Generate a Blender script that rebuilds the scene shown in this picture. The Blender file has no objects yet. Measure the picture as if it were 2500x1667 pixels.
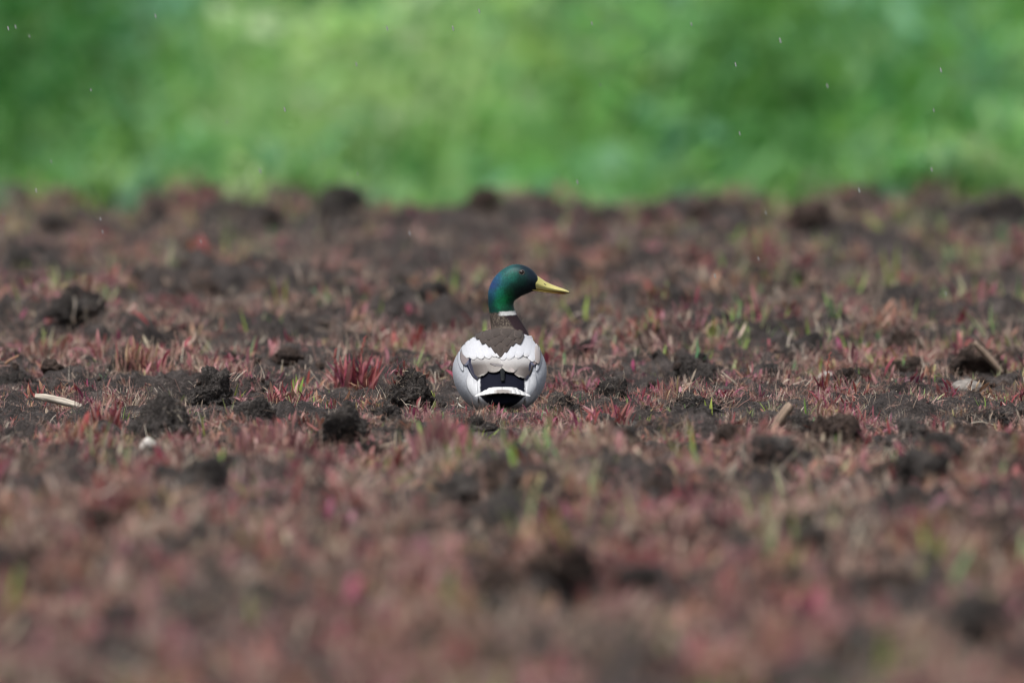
import bpy, bmesh, math, random
import numpy as np
from mathutils import Vector, Matrix, Euler
from mathutils.bvhtree import BVHTree

random.seed(7)
rng = np.random.default_rng(11)
SC = bpy.context.scene
COL = SC.collection

# ------------------------------------------------------------------ camera
CAM_H, CAM_D, FPX = 1.0, 25.0, 600.0 / 36.0 * 2500.0       # metres, metres, photo pixels
HORIZON = -672.0                                            # photo row of the horizon (above the frame)
PITCH = (833.5 - HORIZON) / FPX
cam_d = bpy.data.cameras.new('camera')
cam = bpy.data.objects.new('camera', cam_d); COL.objects.link(cam)
cam.location = (0, -CAM_D, CAM_H)
cam.rotation_euler = (math.pi / 2 - PITCH, 0, 0)
cam_d.lens = 600; cam_d.sensor_width = 36; cam_d.clip_start = 0.5; cam_d.clip_end = 3000
cam_d.dof.use_dof = True; cam_d.dof.focus_distance = CAM_D - 0.10; cam_d.dof.aperture_fstop = 6.3
SC.camera = cam

# ------------------------------------------------------------------ sky, sun, exposure: light rain, overcast
SUN_EL, SUN_AZ = math.radians(66), math.radians(-140)       # sun behind the camera, a little to the left
W = bpy.data.worlds.new('World'); SC.world = W; W.use_nodes = True
wn, wl = W.node_tree.nodes, W.node_tree.links
bg = wn['Background']
sky = wn.new('ShaderNodeTexSky'); sky.sky_type = 'NISHITA'; sky.sun_disc = False
sky.sun_elevation = SUN_EL; sky.sun_rotation = SUN_AZ
sky.air_density = 1.0; sky.dust_density = 4.0
hs = wn.new('ShaderNodeHueSaturation'); hs.inputs['Saturation'].default_value = 0.42
wl.new(sky.outputs[0], hs.inputs['Color']); wl.new(hs.outputs[0], bg.inputs[0])
bg.inputs[1].default_value = 0.09
sd = bpy.data.lights.new('sun', 'SUN'); so = bpy.data.objects.new('sun', sd); COL.objects.link(so)
sd.energy = 1.5; sd.angle = math.radians(20); sd.color = (1, 0.97, 0.92)
sdir = Vector((math.sin(SUN_AZ) * math.cos(SUN_EL), math.cos(SUN_AZ) * math.cos(SUN_EL), math.sin(SUN_EL)))
so.rotation_euler = sdir.to_track_quat('Z', 'Y').to_euler(); so.location = sdir * 30
vs = SC.view_settings
vs.view_transform = 'Standard'; vs.look = 'None'; vs.gamma = 1.0; vs.use_curve_mapping = False
vs.exposure = 0.72
SC.cycles.use_denoising = True; SC.cycles.filter_width = 1.15
try: SC.cycles.denoiser = 'OPENIMAGEDENOISE'
except Exception: pass
SC.cycles.max_bounces = 4; SC.cycles.diffuse_bounces = 2; SC.cycles.transmission_bounces = 3; SC.cycles.glossy_bounces = 2
SC.cycles.use_adaptive_sampling = True; SC.cycles.adaptive_threshold = 0.02
SC.cycles.caustics_reflective = False; SC.cycles.caustics_refractive = False

# ------------------------------------------------------------------ helpers
def ground_at(X, Y):
    """photo pixel -> (x, y) where that line of sight meets the level field (z = 0)"""
    d = CAM_H / ((Y - HORIZON) / FPX)
    return (X - 1250.0) / FPX * d, d - CAM_D, d

def smooth(a, b, x):
    t = np.clip((np.asarray(x, float) - a) / (b - a), 0, 1); return t * t * (3 - 2 * t)

_perm = np.random.default_rng(3).permutation(256); _perm = np.concatenate([_perm, _perm, _perm])
_gr = np.random.default_rng(4).normal(size=(256, 3)); _gr /= np.linalg.norm(_gr, axis=1)[:, None]
def perlin(x, y, z=None):
    x = np.asarray(x, float); y = np.asarray(y, float); z = np.zeros_like(x) + 0.37 if z is None else np.asarray(z, float)
    xi, yi, zi = np.floor(x).astype(int), np.floor(y).astype(int), np.floor(z).astype(int)
    xf, yf, zf = x - xi, y - yi, z - zi
    xi &= 255; yi &= 255; zi &= 255
    f = lambda t: t * t * t * (t * (t * 6 - 15) + 10)
    u, v, w = f(xf), f(yf), f(zf)
    out = 0
    for dx in (0, 1):
        for dy in (0, 1):
            for dz in (0, 1):
                h = _perm[_perm[_perm[(xi + dx) & 255] + ((yi + dy) & 255)] + ((zi + dz) & 255)]
                g = _gr[h]
                d = g[..., 0] * (xf - dx) + g[..., 1] * (yf - dy) + g[..., 2] * (zf - dz)
                out = out + d * (u if dx else 1 - u) * (v if dy else 1 - v) * (w if dz else 1 - w)
    return out * 1.5

def setp(o, label=None, cat=None, group=None, kind=None):
    if label: o['label'] = label
    if cat: o['category'] = cat
    if group: o['group'] = group
    if kind: o['kind'] = kind
    return o

def mesh_from(name, V, F, mat=None, col=None, smooth_shade=True):
    me = bpy.data.meshes.new(name)
    me.from_pydata([tuple(v) for v in V], [], [tuple(f) for f in F])
    if col is not None:
        a = me.color_attributes.new('col', 'FLOAT_COLOR', 'POINT')
        c = np.ones((len(V), 4), np.float32); c[:, :3] = np.asarray(col, np.float32)[:, :3]
        a.data.foreach_set('color', c.ravel())
    if smooth_shade: me.polygons.foreach_set('use_smooth', np.ones(len(me.polygons), bool))
    if mat: me.materials.append(mat)
    me.update()
    return me

def add(name, me, parent=None):
    o = bpy.data.objects.new(name, me); COL.objects.link(o)
    if parent: o.parent = parent
    return o

def empty(name, loc, rz=0.0):
    o = bpy.data.objects.new(name, None); COL.objects.link(o)
    o.location = loc; o.rotation_euler = (0, 0, rz); o.empty_display_size = 0.02
    return o

# ------------------------------------------------------------------ materials
def new_mat(name):
    m = bpy.data.materials.new(name); m.use_nodes = True
    nt = m.node_tree; return m, nt.nodes, nt.links, nt.nodes['Principled BSDF']

def ramp(nodes, stops):
    r = nodes.new('ShaderNodeValToRGB'); e = r.color_ramp.elements
    while len(e) < len(stops): e.new(0.5)
    for k, (p, c) in enumerate(stops): e[k].position = p; e[k].color = (*c, 1)
    return r

def soil_material(name, dark, mid, light, detail=1.0):
    m, n, l, b = new_mat(name)
    tc = n.new('ShaderNodeTexCoord'); geo = n.new('ShaderNodeNewGeometry')
    n1 = n.new('ShaderNodeTexNoise'); n1.inputs['Scale'].default_value = 22 * detail; n1.inputs['Detail'].default_value = 8; n1.inputs['Roughness'].default_value = 0.7
    n2 = n.new('ShaderNodeTexNoise'); n2.inputs['Scale'].default_value = 260 * detail; n2.inputs['Detail'].default_value = 6; n2.inputs['Roughness'].default_value = 0.75
    n3 = n.new('ShaderNodeTexVoronoi'); n3.inputs['Scale'].default_value = 150 * detail
    for t in (n1, n2, n3): l.new(geo.outputs['Position'], t.inputs['Vector'])
    mx = n.new('ShaderNodeMath'); mx.operation = 'MULTIPLY_ADD'; mx.inputs[1].default_value = 0.55
    l.new(n2.outputs[0], mx.inputs[0])
    m2 = n.new('ShaderNodeMath'); m2.operation = 'MULTIPLY'; m2.inputs[1].default_value = 0.45; l.new(n1.outputs[0], m2.inputs[0]); l.new(m2.outputs[0], mx.inputs[2])
    r = ramp(n, [(0.38, dark), (0.5, mid), (0.64, light)]); l.new(mx.outputs[0], r.inputs[0])
    l.new(r.outputs[0], b.inputs['Base Color']); b.inputs['Roughness'].default_value = 0.82
    b.inputs['Specular IOR Level'].default_value = 0.3
    bp = n.new('ShaderNodeBump'); bp.inputs['Strength'].default_value = 1.0; bp.inputs['Distance'].default_value = 0.007
    l.new(n2.outputs[0], bp.inputs['Height'])
    b2 = n.new('ShaderNodeBump'); b2.inputs['Strength'].default_value = 0.6; b2.inputs['Distance'].default_value = 0.004
    l.new(n3.outputs['Distance'], b2.inputs['Height']); l.new(bp.outputs[0], b2.inputs['Normal'])
    l.new(b2.outputs[0], b.inputs['Normal'])
    return m

M_SOIL = soil_material('soil', (0.012, 0.0095, 0.0085), (0.060, 0.048, 0.044), (0.20, 0.165, 0.150))
M_CLOD = soil_material('clod_soil', (0.011, 0.009, 0.008), (0.060, 0.051, 0.047), (0.21, 0.185, 0.168), 1.3)
M_CLOD2 = soil_material('clod_soil_brown', (0.014, 0.009, 0.007), (0.062, 0.041, 0.033), (0.21, 0.150, 0.118), 1.3)

def leaf_material(name, transl=0.25, rough=0.5, jitter=0.25, hue=0.03):
    m, n, l, b = new_mat(name)
    at = n.new('ShaderNodeAttribute'); at.attribute_name = 'col'
    oi = n.new('ShaderNodeObjectInfo')
    hv = n.new('ShaderNodeHueSaturation')
    mh = n.new('ShaderNodeMapRange'); mh.inputs['To Min'].default_value = 0.5 - hue; mh.inputs['To Max'].default_value = 0.5 + hue
    mv = n.new('ShaderNodeMapRange'); mv.inputs['To Min'].default_value = 1 - jitter; mv.inputs['To Max'].default_value = 1 + jitter
    wn_ = n.new('ShaderNodeTexWhiteNoise'); wn_.noise_dimensions = '1D'
    l.new(oi.outputs['Random'], mh.inputs['Value']); l.new(oi.outputs['Random'], wn_.inputs['W']); l.new(wn_.outputs['Value'], mv.inputs['Value'])
    l.new(mh.outputs[0], hv.inputs['Hue']); l.new(mv.outputs[0], hv.inputs['Value']); l.new(at.outputs['Color'], hv.inputs['Color'])
    l.new(hv.outputs[0], b.inputs['Base Color']); b.inputs['Roughness'].default_value = rough
    b.inputs['Specular IOR Level'].default_value = 0.35
    if transl > 0:
        t = n.new('ShaderNodeBsdfTranslucent'); l.new(hv.outputs[0], t.inputs['Color'])
        ms = n.new('ShaderNodeMixShader'); ms.inputs[0].default_value = transl
        l.new(b.outputs[0], ms.inputs[1]); l.new(t.outputs[0], ms.inputs[2]); l.new(ms.outputs[0], n['Material Output'].inputs[0])
    return m

M_LEAF = leaf_material('leaf')
M_STRAW = leaf_material('straw', 0.1, 0.7, 0.3, 0.015)
M_CROP = leaf_material('tall_plant_leaf', 0.45, 0.5, 0.22, 0.02)

def plain_material(name, color, rough=0.6, noise_scale=None, amount=0.3, stretch=None, spec=0.3, bump=0.0):
    m, n, l, b = new_mat(name)
    b.inputs['Roughness'].default_value = rough; b.inputs['Specular IOR Level'].default_value = spec
    if noise_scale:
        tc = n.new('ShaderNodeTexCoord'); mp = n.new('ShaderNodeMapping'); l.new(tc.outputs['Object'], mp.inputs[0])
        if stretch: mp.inputs['Scale'].default_value = stretch
        t = n.new('ShaderNodeTexNoise'); t.inputs['Scale'].default_value = noise_scale; t.inputs['Detail'].default_value = 6
        l.new(mp.outputs[0], t.inputs['Vector'])
        c0 = tuple(c * (1 - amount) for c in color); c1 = tuple(min(1, c * (1 + amount)) for c in color)
        r = ramp(n, [(0.32, c0), (0.68, c1)]); l.new(t.outputs[0], r.inputs[0]); l.new(r.outputs[0], b.inputs['Base Color'])
        if bump:
            bp = n.new('ShaderNodeBump'); bp.inputs['Strength'].default_value = bump; bp.inputs['Distance'].default_value = 0.002
            l.new(t.outputs[0], bp.inputs['Height']); l.new(bp.outputs[0], b.inputs['Normal'])
    else:
        b.inputs['Base Color'].default_value = (*color, 1)
    return m

M_WOOD_PALE = plain_material('weathered_wood', (0.52, 0.46, 0.38), 0.75, 160, 0.55, (0.12, 1, 1), bump=0.8)
M_WOOD_BROWN = plain_material('brown_wood', (0.26, 0.19, 0.14), 0.8, 150, 0.5, (0.12, 1, 1), bump=0.8)
M_STONE = plain_material('pale_stone', (0.55, 0.52, 0.48), 0.7, 90, 0.35, bump=0.5)
M_GSTONE = plain_material('grey_stone', (0.22, 0.20, 0.18), 0.8, 120, 0.4, bump=0.6)

# ------------------------------------------------------------------ things seen in focus: (kind, X, Ybase, width px, height px, ...) from the photograph
CLODS = [  # X, Ybase, w, h, brown?, fibres, label
    (398, 1072, 165, 122, 0, 60, 'rounded grey clod with pale flecks beside the pale wood splinter'),
    (520, 985, 120, 90, 0, 60, 'dark ragged soil clod with a peaked crown behind a rounded grey clod'),
    (618, 1042, 130, 95, 0, 40, 'dark low clod leaning against a peaked clod, green shoot at its foot'),
    (990, 990, 125, 92, 0, 260, 'fibrous dark clod between the red weed tuft and the duck'),
    (838, 1082, 130, 108, 0, 60, 'smooth dark clod with shaded hollow front, in front of the red weed tuft'),
    (905, 1118, 80, 42, 0, 20, 'small flat grey clod at the foot of the smooth dark clod'),
    (940, 1035, 90, 52, 0, 40, 'low dark clod in front of the fibrous clod'),
    (1492, 976, 125, 70, 0, 130, 'domed dark clod with a tan nub on top, right of the duck'),
    (1372, 1022, 110, 66, 0, 240, 'matted rooty clod touching the duck on its right'),
    (1500, 1122, 165, 92, 1, 120, 'wide hollow-fronted clod capped with red weeds'),
    (1690, 1010, 150, 50, 0, 120, 'low crumbly clod under the tuft of dry grass'),
    (1705, 935, 150, 75, 0, 20, 'broad smooth bank of dark soil behind the dry grass tuft'),
    (1418, 888, 95, 62, 0, 20, 'dark rough clod behind the duck, right of its wing'),
    (1955, 1065, 90, 62, 0, 120, 'crumbly clod behind the slanting brown stick'),
    (2045, 1095, 175, 95, 1, 160, 'large brown clod under the crimson weeds, right of the stick'),
    (2205, 868, 98, 62, 1, 60, 'pointed dark brown clod standing alone'),
    (2210, 915, 110, 52, 1, 80, 'reddish brown clod below the pointed clod'),
    (2390, 912, 130, 78, 1, 90, 'undercut clod with the plank splinter leaning on it'),
    (2410, 1045, 130, 48, 0, 200, 'low rooty mound with thin grass at its edge, near the grey flat stone'),
    (2470, 1170, 165, 105, 0, 60, 'big shadowy clod with yellow green shoots in front'),
    (195, 838, 150, 72, 0, 20, 'dark mossy clod behind the red weeds, left of the field'),
    (40, 945, 95, 38, 0, 60, 'small black clod behind the pale wood splinter'),
    (300, 930, 110, 44, 0, 60, 'flat dark clod behind the reddish dry stems'),
    (1165, 1050, 100, 40, 0, 120, 'crumbly low clod in front of the duck tail'),
    (985, 735, 105, 52, 0, 10, 'dark cloven clod behind the duck, left of its neck'),
]
REDS = [  # X, Ybase, w, h, leaves, tone, label
    (868, 950, 140, 105, 60, 0, 'crimson weed tuft with upright leaves beside the fibrous clod'),
    (1625, 985, 75, 66, 26, 1, 'small orange red weed tuft by the low crumbly clod'),
    (1482, 1042, 165, 78, 56, 0, 'red weeds growing on the wide hollow-fronted clod'),
    (2085, 1040, 130, 70, 40, 0, 'crimson weeds on the large brown clod by the stick'),
    (262, 1062, 110, 78, 36, 0, 'dark red weed cluster in front of the pale wood splinter'),
    (240, 985, 105, 50, 34, 1, 'low scarlet weeds around the pale wood splinter'),
    (345, 930, 190, 78, 60, 1, 'spreading reddish brown weeds behind the rounded grey clod'),
    (700, 985, 130, 70, 40, 0, 'red weeds beside the green shoot, left of the crimson tuft'),
    (808, 1005, 46, 42, 14, 0, 'single scarlet sprig against the smooth dark clod'),
    (1105, 1075, 90, 70, 30, 0, 'purplish red sprig rising in front of the duck'),
    (1075, 1160, 190, 105, 80, 2, 'big dusty pink weed clump in front of the duck'),
    (655, 1130, 220, 90, 70, 2, 'broad rusty weed clump in front of the smooth dark clod'),
    (1655, 1090, 110, 62, 34, 0, 'red and purple weeds in front of the low crumbly clod'),
    (2012, 965, 50, 66, 12, 3, 'thin maroon stems by the white pebble'),
    (478, 680, 60, 48, 18, 4, 'bright red weed standing out in the field behind the duck'),
    (1335, 860, 60, 36, 14, 1, 'small rusty weed right of the duck neck base'),
    (2098, 1150, 40, 60, 8, 0, 'lone dark red leaves in front of the large brown clod'),
    (2442, 975, 30, 34, 5, 4, 'pink bud on a short stalk by the low rooty mound'),
    (100, 880, 150, 60, 40, 1, 'russet weeds behind the small black clod'),
    (1115, 975, 60, 60, 26, 5, 'tangle of tan roots against the left flank of the duck'),
    (1020, 860, 46, 40, 10, 0, 'pink sprig in the soil left of the duck wing'),
]
GREENS = [  # X, Ybase, w, h, blades, tone, label
    (1378, 1115, 75, 62, 20, 0, 'bright green grass clump in front of the rooty clod'),
    (1250, 1130, 80, 62, 18, 1, 'dark green grass clump in front of the duck tail'),
    (1453, 1135, 60, 42, 10, 2, 'blue green shoots under the hollow-fronted clod'),
    (2185, 1150, 46, 72, 14, 0, 'upright green grass clump below the dry tuft'),
    (2420, 1160, 80, 60, 12, 3, 'yellow green shoots in the shade of the big clod'),
    (2034, 1105, 12, 62, 1, 0, 'single tall green blade in front of the large brown clod'),
    (1062, 985, 14, 48, 2, 3, 'two short green blades left of the duck'),
    (722, 960, 22, 55, 3, 3, 'broad yellow green blade left of the crimson tuft'),
    (292, 1020, 50, 46, 7, 0, 'leafy green seedling by the pale wood splinter'),
    (490, 1068, 30, 75, 4, 3, 'thin green blades right of the rounded grey clod'),
    (618, 1020, 16, 40, 2, 0, 'curved green shoot on the dark low clod'),
    (1415, 965, 50, 34, 6, 2, 'pale green shoots between the rooty clod and domed clod'),
    (1735, 1020, 20, 62, 3, 3, 'slim green blades in front of the dry grass tuft'),
    (1825, 1015, 34, 44, 4, 3, 'leaning green blades behind the slanting stick'),
    (1385, 905, 30, 60, 5, 2, 'blue green shoot behind the rooty clod'),
    (495, 868, 40, 75, 6, 6, 'pale green grass sprout in the field, behind the dark clods'),
    (100, 845, 40, 50, 6, 3, 'lime sprout left of the mossy clod'),
    (1790, 900, 40, 62, 5, 6, 'pale grass blades behind the dry grass tuft'),
    (2250, 985, 120, 55, 18, 6, 'sparse pale grass between the flat stone and the dry tuft'),
    (2380, 1075, 60, 60, 8, 6, 'light straw-like blades in front of the rooty mound'),
    (1215, 1010, 14, 34, 3, 3, 'pale green blade against the black undertail of the duck'),
    (1552, 545, 62, 60, 14, 0, 'bright green sprout on the far edge of the field'),
    (230, 1060, 40, 46, 8, 0, 'green blades under the dark red weed cluster'),
]
DRY = [
    (1745, 992, 130, 46, 90, 'tuft of dry tan grass lying on the low crumbly clod'),
    (2225, 1068, 125, 66, 110, 'upright tuft of dry brown grass right of the crimson weeds'),
    (310, 990, 90, 34, 80, 'mat of dry straw beside the pale wood splinter'),
    (1930, 980, 80, 44, 50, 'dry reddish stems behind the slanting stick'),
]

DUCK_X = (1220 - 1250) / FPX * CAM_D
spots = [  # X, Ybase, w, h read off the photograph
    (1600, 560, 60, 62), (1978, 575, 95, 45), (2070, 572, 110, 40), (1074, 545, 130, 48), (829, 548, 110, 45), (540, 560, 100, 45), (640, 558, 90, 36), (300, 575, 70, 36),
    (390, 560, 50, 30), (2380, 560, 90, 50), (2470, 560, 80, 50), (1790, 560, 90, 40), (1300, 545, 120, 50), (1420, 540, 90, 40), (1180, 550, 80, 36), (120, 565, 60, 28),
    (240, 690, 70, 40), (560, 705, 80, 42), (500, 740, 60, 50), (430, 745, 60, 40), (655, 650, 80, 46), (800, 660, 70, 36), (1080, 680, 90, 40), (30, 770, 90, 62), (700, 715, 80, 36),
    (960, 700, 110, 50), (880, 640, 70, 40), (560, 790, 130, 36), (1060, 800, 70, 40), (790, 820, 90, 34), (1480, 680, 60, 40), (1560, 640, 90, 45), (1700, 590, 70, 36), (2120, 650, 110, 40), (2250, 640, 120, 40),
    (2370, 660, 60, 40), (2060, 700, 70, 40), (2280, 770, 60, 45), (1460, 760, 80, 36), (1730, 800, 80, 55), (1660, 760, 60, 30), (2180, 760, 100, 45), (2000, 760, 80, 40), (1850, 720, 60, 36), (1900, 860, 70, 36), (2440, 800, 90, 36),
    (365, 1275, 90, 80), (560, 1270, 80, 36), (80, 1225, 110, 60), (200, 1210, 50, 46), (1130, 1270, 130, 62), (235, 1410, 60, 46), (850, 1450, 110, 50), (490, 1500, 80, 60), (300, 1570, 130, 90), (1150, 1610, 120, 60),
    (1230, 1600, 60, 60), (1540, 1210, 80, 50), (1640, 1240, 70, 40), (1450, 1430, 110, 66), (1370, 1500, 150, 90), (1780, 1385, 70, 46), (2040, 1400, 90, 50), (2400, 1365, 170, 90), (1790, 1560, 110, 76), (2180, 1500, 130, 80),
    (1970, 1640, 180, 110), (2130, 1290, 110, 40), (1880, 1180, 120, 55), (2260, 1235, 120, 60), (1300, 1170, 110, 46), (1000, 1440, 80, 50), (700, 1610, 130, 60), (100, 1640, 130, 60), (2380, 1640, 150, 70), (380, 1160, 90, 40),
]
MOUNDS = []
for (X, Y, w, mh_) in ((1075, 1160, 190, .040), (655, 1130, 210, .032), (1110, 1095, 90, .02), (345, 935, 190, .02), (262, 1066, 110, .025), (2085, 1060, 120, .01), (2282, 1550, 70, .035), (270, 1308, 50, .025), (1552, 550, 60, .02)):
    x, y, d = ground_at(X, Y); MOUNDS.append((x, y + 0.06, w / FPX * d * 0.42, mh_))
for (X, Y, w, h) in spots + [(1552, 545, 60, 0), (478, 680, 60, 0)]:
    if Y < 600 or X == 478:
        x, y, d = ground_at(X, Y); MOUNDS.append((x, y + 0.05, w / FPX * d * 0.6 + 0.02, 0.030))
HERO = []
for t in CLODS + REDS + GREENS + DRY:
    x, y, d = ground_at(t[0], t[1]); HERO.append((x, y, t[2] / FPX * d * 0.5))
EXTRA = [(478, 680, 60), (868, 950, 140), (808, 1005, 46), (140, 1003, 125), (1910, 1062, 60), (2412, 915, 70), (362, 1112, 50), (2018, 916, 44), (2362, 952, 86), (1998, 1098, 20), (2282, 1545, 60), (270, 1305, 40), (1978, 575, 90), (655, 1130, 220), (1075, 1160, 190), (262, 1062, 110)]
for t in EXTRA:
    x, y, d = ground_at(t[0], t[1]); HERO.append((x, y, t[2] / FPX * d * 0.5))
HERO = np.array(HERO)

# ------------------------------------------------------------------ the field
FIELD_END = 10.9
def field_height(x, y, fine=True):
    x = np.asarray(x, float); y = np.asarray(y, float)
    far = smooth(1.2, 3.5, np.abs(y))
    h = 0.028 * perlin(x / 0.30, y / 0.55) * (0.9 + 1.3 * far)
    b = 1 - np.abs(perlin(x / 0.13 + 7, y / 0.17 + 3)) * 2.2
    h = h + 0.040 * np.maximum(b, 0) ** 2 * (0.75 + 0.45 * far) - 0.014
    h = h + 0.015 * perlin(x / 0.055 + 31, y / 0.07) + 0.010 * perlin(x / 0.028 + 3, y / 0.04)
    if fine:
        h = h + 0.011 * np.abs(perlin(x / 0.021 + 5, y / 0.026)) + 0.0062 * perlin(x / 0.0095, y / 0.016 + 9)
    calm = np.zeros_like(x)
    for (hx, hy, hw) in HERO:
        if abs(hy) < 2.5:
            calm = np.maximum(calm, np.exp(-(((x - hx) / (hw + 0.03)) ** 2 + ((y - hy + 0.10) / 0.26) ** 2)))
    h = h * (1 - 0.8 * calm) - 0.004 * calm
    duck = np.exp(-(((x - DUCK_X) / 0.13) ** 4 + ((y + 0.25) / 0.55) ** 4))
    h = h * (1 - 0.7 * duck) - 0.012 * duck
    for (mx_, my_, mw_, mh_) in MOUNDS:
        h = h + mh_ * np.exp(-(((x - mx_) / mw_) ** 2 + ((y - my_) / 0.22) ** 2))
    h = h + 0.019 * np.exp(-(((x - DUCK_X) / 0.12) ** 4 + ((y + 0.48) / 0.13) ** 2))      # low ridge of soil before the bird
    h = h - 0.034 * smooth(2.0, 9.0, y)
    edge = FIELD_END + 0.5 * perlin(x / 0.8 + 2, y * 0 + 0.3)
    h = h - 0.55 * smooth(edge, edge + 2.4, y)
    return h

def grid_mesh(name, xs, ys, mat):
    gx, gy = np.meshgrid(xs, ys)
    gz = field_height(gx, gy)
    nx, ny = len(xs), len(ys)
    V = np.stack([gx.ravel(), gy.ravel(), gz.ravel()], 1)
    i = (np.arange(ny - 1)[:, None] * nx + np.arange(nx - 1)[None, :]).ravel()
    F = np.stack([i, i + 1, i + nx + 1, i + nx], 1)
    me = bpy.data.meshes.new(name)
    me.vertices.add(len(V)); me.vertices.foreach_set('co', V.ravel())
    me.loops.add(F.size); me.loops.foreach_set('vertex_index', F.ravel().astype(np.int32))
    me.polygons.add(len(F)); me.polygons.foreach_set('loop_start', (np.arange(len(F)) * 4).astype(np.int32))
    me.polygons.foreach_set('loop_total', np.full(len(F), 4, np.int32))
    me.polygons.foreach_set('use_smooth', np.ones(len(F), bool))
    me.update(calc_edges=True); me.materials.append(mat)
    return me

ys = np.concatenate([np.arange(-9.5, -2.4, 0.026), np.arange(-2.4, 2.6, 0.009), np.arange(2.6, 13.4, 0.026)])
xs = np.concatenate([np.arange(-2.1, -0.95, 0.016), np.arange(-0.95, 0.95, 0.0046), np.arange(0.95, 2.1, 0.016)])
field = add('ground', grid_mesh('field', xs, ys, M_SOIL)); setp(field, 'tilled brown field of crumbly soil', kind='structure')

# wide land around: level field, then a shallow ditch and a green bank that runs on to the horizon
def land_height(x, y):
    z = np.full_like(y, -0.07)
    z = z - 0.95 * smooth(10.5, 15.5, y) + 1.45 * smooth(20.0, 36.0, y)
    return z + 0.10 * perlin(x / 3.1, y / 4.0) * smooth(13, 18, y)
def land_mesh():
    xs = np.concatenate([-np.geomspace(900, 9, 14), np.linspace(-8, 8, 33), np.geomspace(9, 900, 14)])
    ys = np.concatenate([-np.geomspace(600, 12, 12), np.linspace(-10, 45, 111), np.geomspace(48, 1500, 16)])
    gx, gy = np.meshgrid(xs, ys); gz = land_height(gx, gy)
    nx, ny = len(xs), len(ys)
    i = (np.arange(ny - 1)[:, None] * nx + np.arange(nx - 1)[None, :]).ravel()
    return np.stack([gx.ravel(), gy.ravel(), gz.ravel()], 1), np.stack([i, i + 1, i + nx + 1, i + nx], 1)
m, n, l, b = new_mat('land')
geo = n.new('ShaderNodeNewGeometry'); sp = n.new('ShaderNodeSeparateXYZ'); l.new(geo.outputs['Position'], sp.inputs[0])
mr = n.new('ShaderNodeMapRange'); mr.inputs['From Min'].default_value = 12; mr.inputs['From Max'].default_value = 15; l.new(sp.outputs['Y'], mr.inputs['Value'])
nz = n.new('ShaderNodeTexNoise'); nz.inputs['Scale'].default_value = 1.2; nz.inputs['Detail'].default_value = 8; l.new(geo.outputs['Position'], nz.inputs['Vector'])
rg = ramp(n, [(0.35, (0.035, 0.07, 0.018)), (0.65, (0.09, 0.16, 0.045))]); l.new(nz.outputs[0], rg.inputs[0])
rs = ramp(n, [(0.35, (0.03, 0.022, 0.02)), (0.65, (0.10, 0.07, 0.06))]); l.new(nz.outputs[0], rs.inputs[0])
mxn = n.new('ShaderNodeMix'); mxn.data_type = 'RGBA'; l.new(mr.outputs[0], mxn.inputs[0]); l.new(rs.outputs[0], mxn.inputs[6]); l.new(rg.outputs[0], mxn.inputs[7])
l.new(mxn.outputs[2], b.inputs['Base Color']); b.inputs['Roughness'].default_value = 0.9
V, F = land_mesh()
setp(add('terrain', mesh_from('land', V, F, m)), 'open land with a grassy bank beyond the field', kind='structure')

# ------------------------------------------------------------------ plant pieces
def strip(length, width, bend, nseg=4, fold=0.25, profile='leaf', twist=0.0):
    """a leaf or blade standing up from the origin, bending towards +y; returns V, F, u"""
    V, U = [], []
    y = z = 0.0
    for k in range(nseg + 1):
        u = k / nseg
        if k:
            a = bend * (u - 0.5 / nseg); y += math.sin(a) * length / nseg; z += math.cos(a) * length / nseg
        if profile == 'leaf': w = width * 0.5 * (0.16 + 0.84 * math.sin(math.pi * min(1, u ** 0.8 * 0.97)) ** 0.9) * (1 if u < 1 else 0.1)
        elif profile == 'blade': w = width * 0.5 * max(0.04, (1 - u ** 2.4)) * (0.7 + 0.3 * min(1, u * 4))
        else: w = width * 0.5 * (1 - 0.5 * u)
        t = twist * u
        a = bend * u
        nrm = (0, math.cos(a), -math.sin(a))
        for s in (-1, 0, 1) if fold else (-1, 1):
            d = fold * w * abs(s)
            V.append((s * w * math.cos(t), y + nrm[1] * d + s * w * math.sin(t), z + nrm[2] * d)); U.append(u)
    c = 3 if fold else 2
    F = []
    for k in range(nseg):
        for j in range(c - 1):
            F.append((k * c + j, k * c + j + 1, (k + 1) * c + j + 1, (k + 1) * c + j))
    return np.array(V), F, np.array(U)

RED_TONES = {
    0: [(0.32, 0.065, 0.095), (0.40, 0.12, 0.13), (0.24, 0.045, 0.070), (0.47, 0.22, 0.22), (0.18, 0.04, 0.065), (0.37, 0.16, 0.125)],
    1: [(0.41, 0.185, 0.14), (0.49, 0.30, 0.21), (0.34, 0.14, 0.115), (0.42, 0.265, 0.215), (0.25, 0.12, 0.10), (0.37, 0.29, 0.15)],
    2: [(0.44, 0.225, 0.21), (0.41, 0.175, 0.175), (0.49, 0.31, 0.27), (0.33, 0.155, 0.14), (0.42, 0.285, 0.235), (0.27, 0.10, 0.115)],
    3: [(0.17, 0.03, 0.04), (0.24, 0.05, 0.05), (0.13, 0.03, 0.035)],
    4: [(0.52, 0.04, 0.06), (0.45, 0.05, 0.05), (0.50, 0.09, 0.12)],
    5: [(0.52, 0.42, 0.32), (0.42, 0.31, 0.23), (0.32, 0.20, 0.155)],
}
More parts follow.
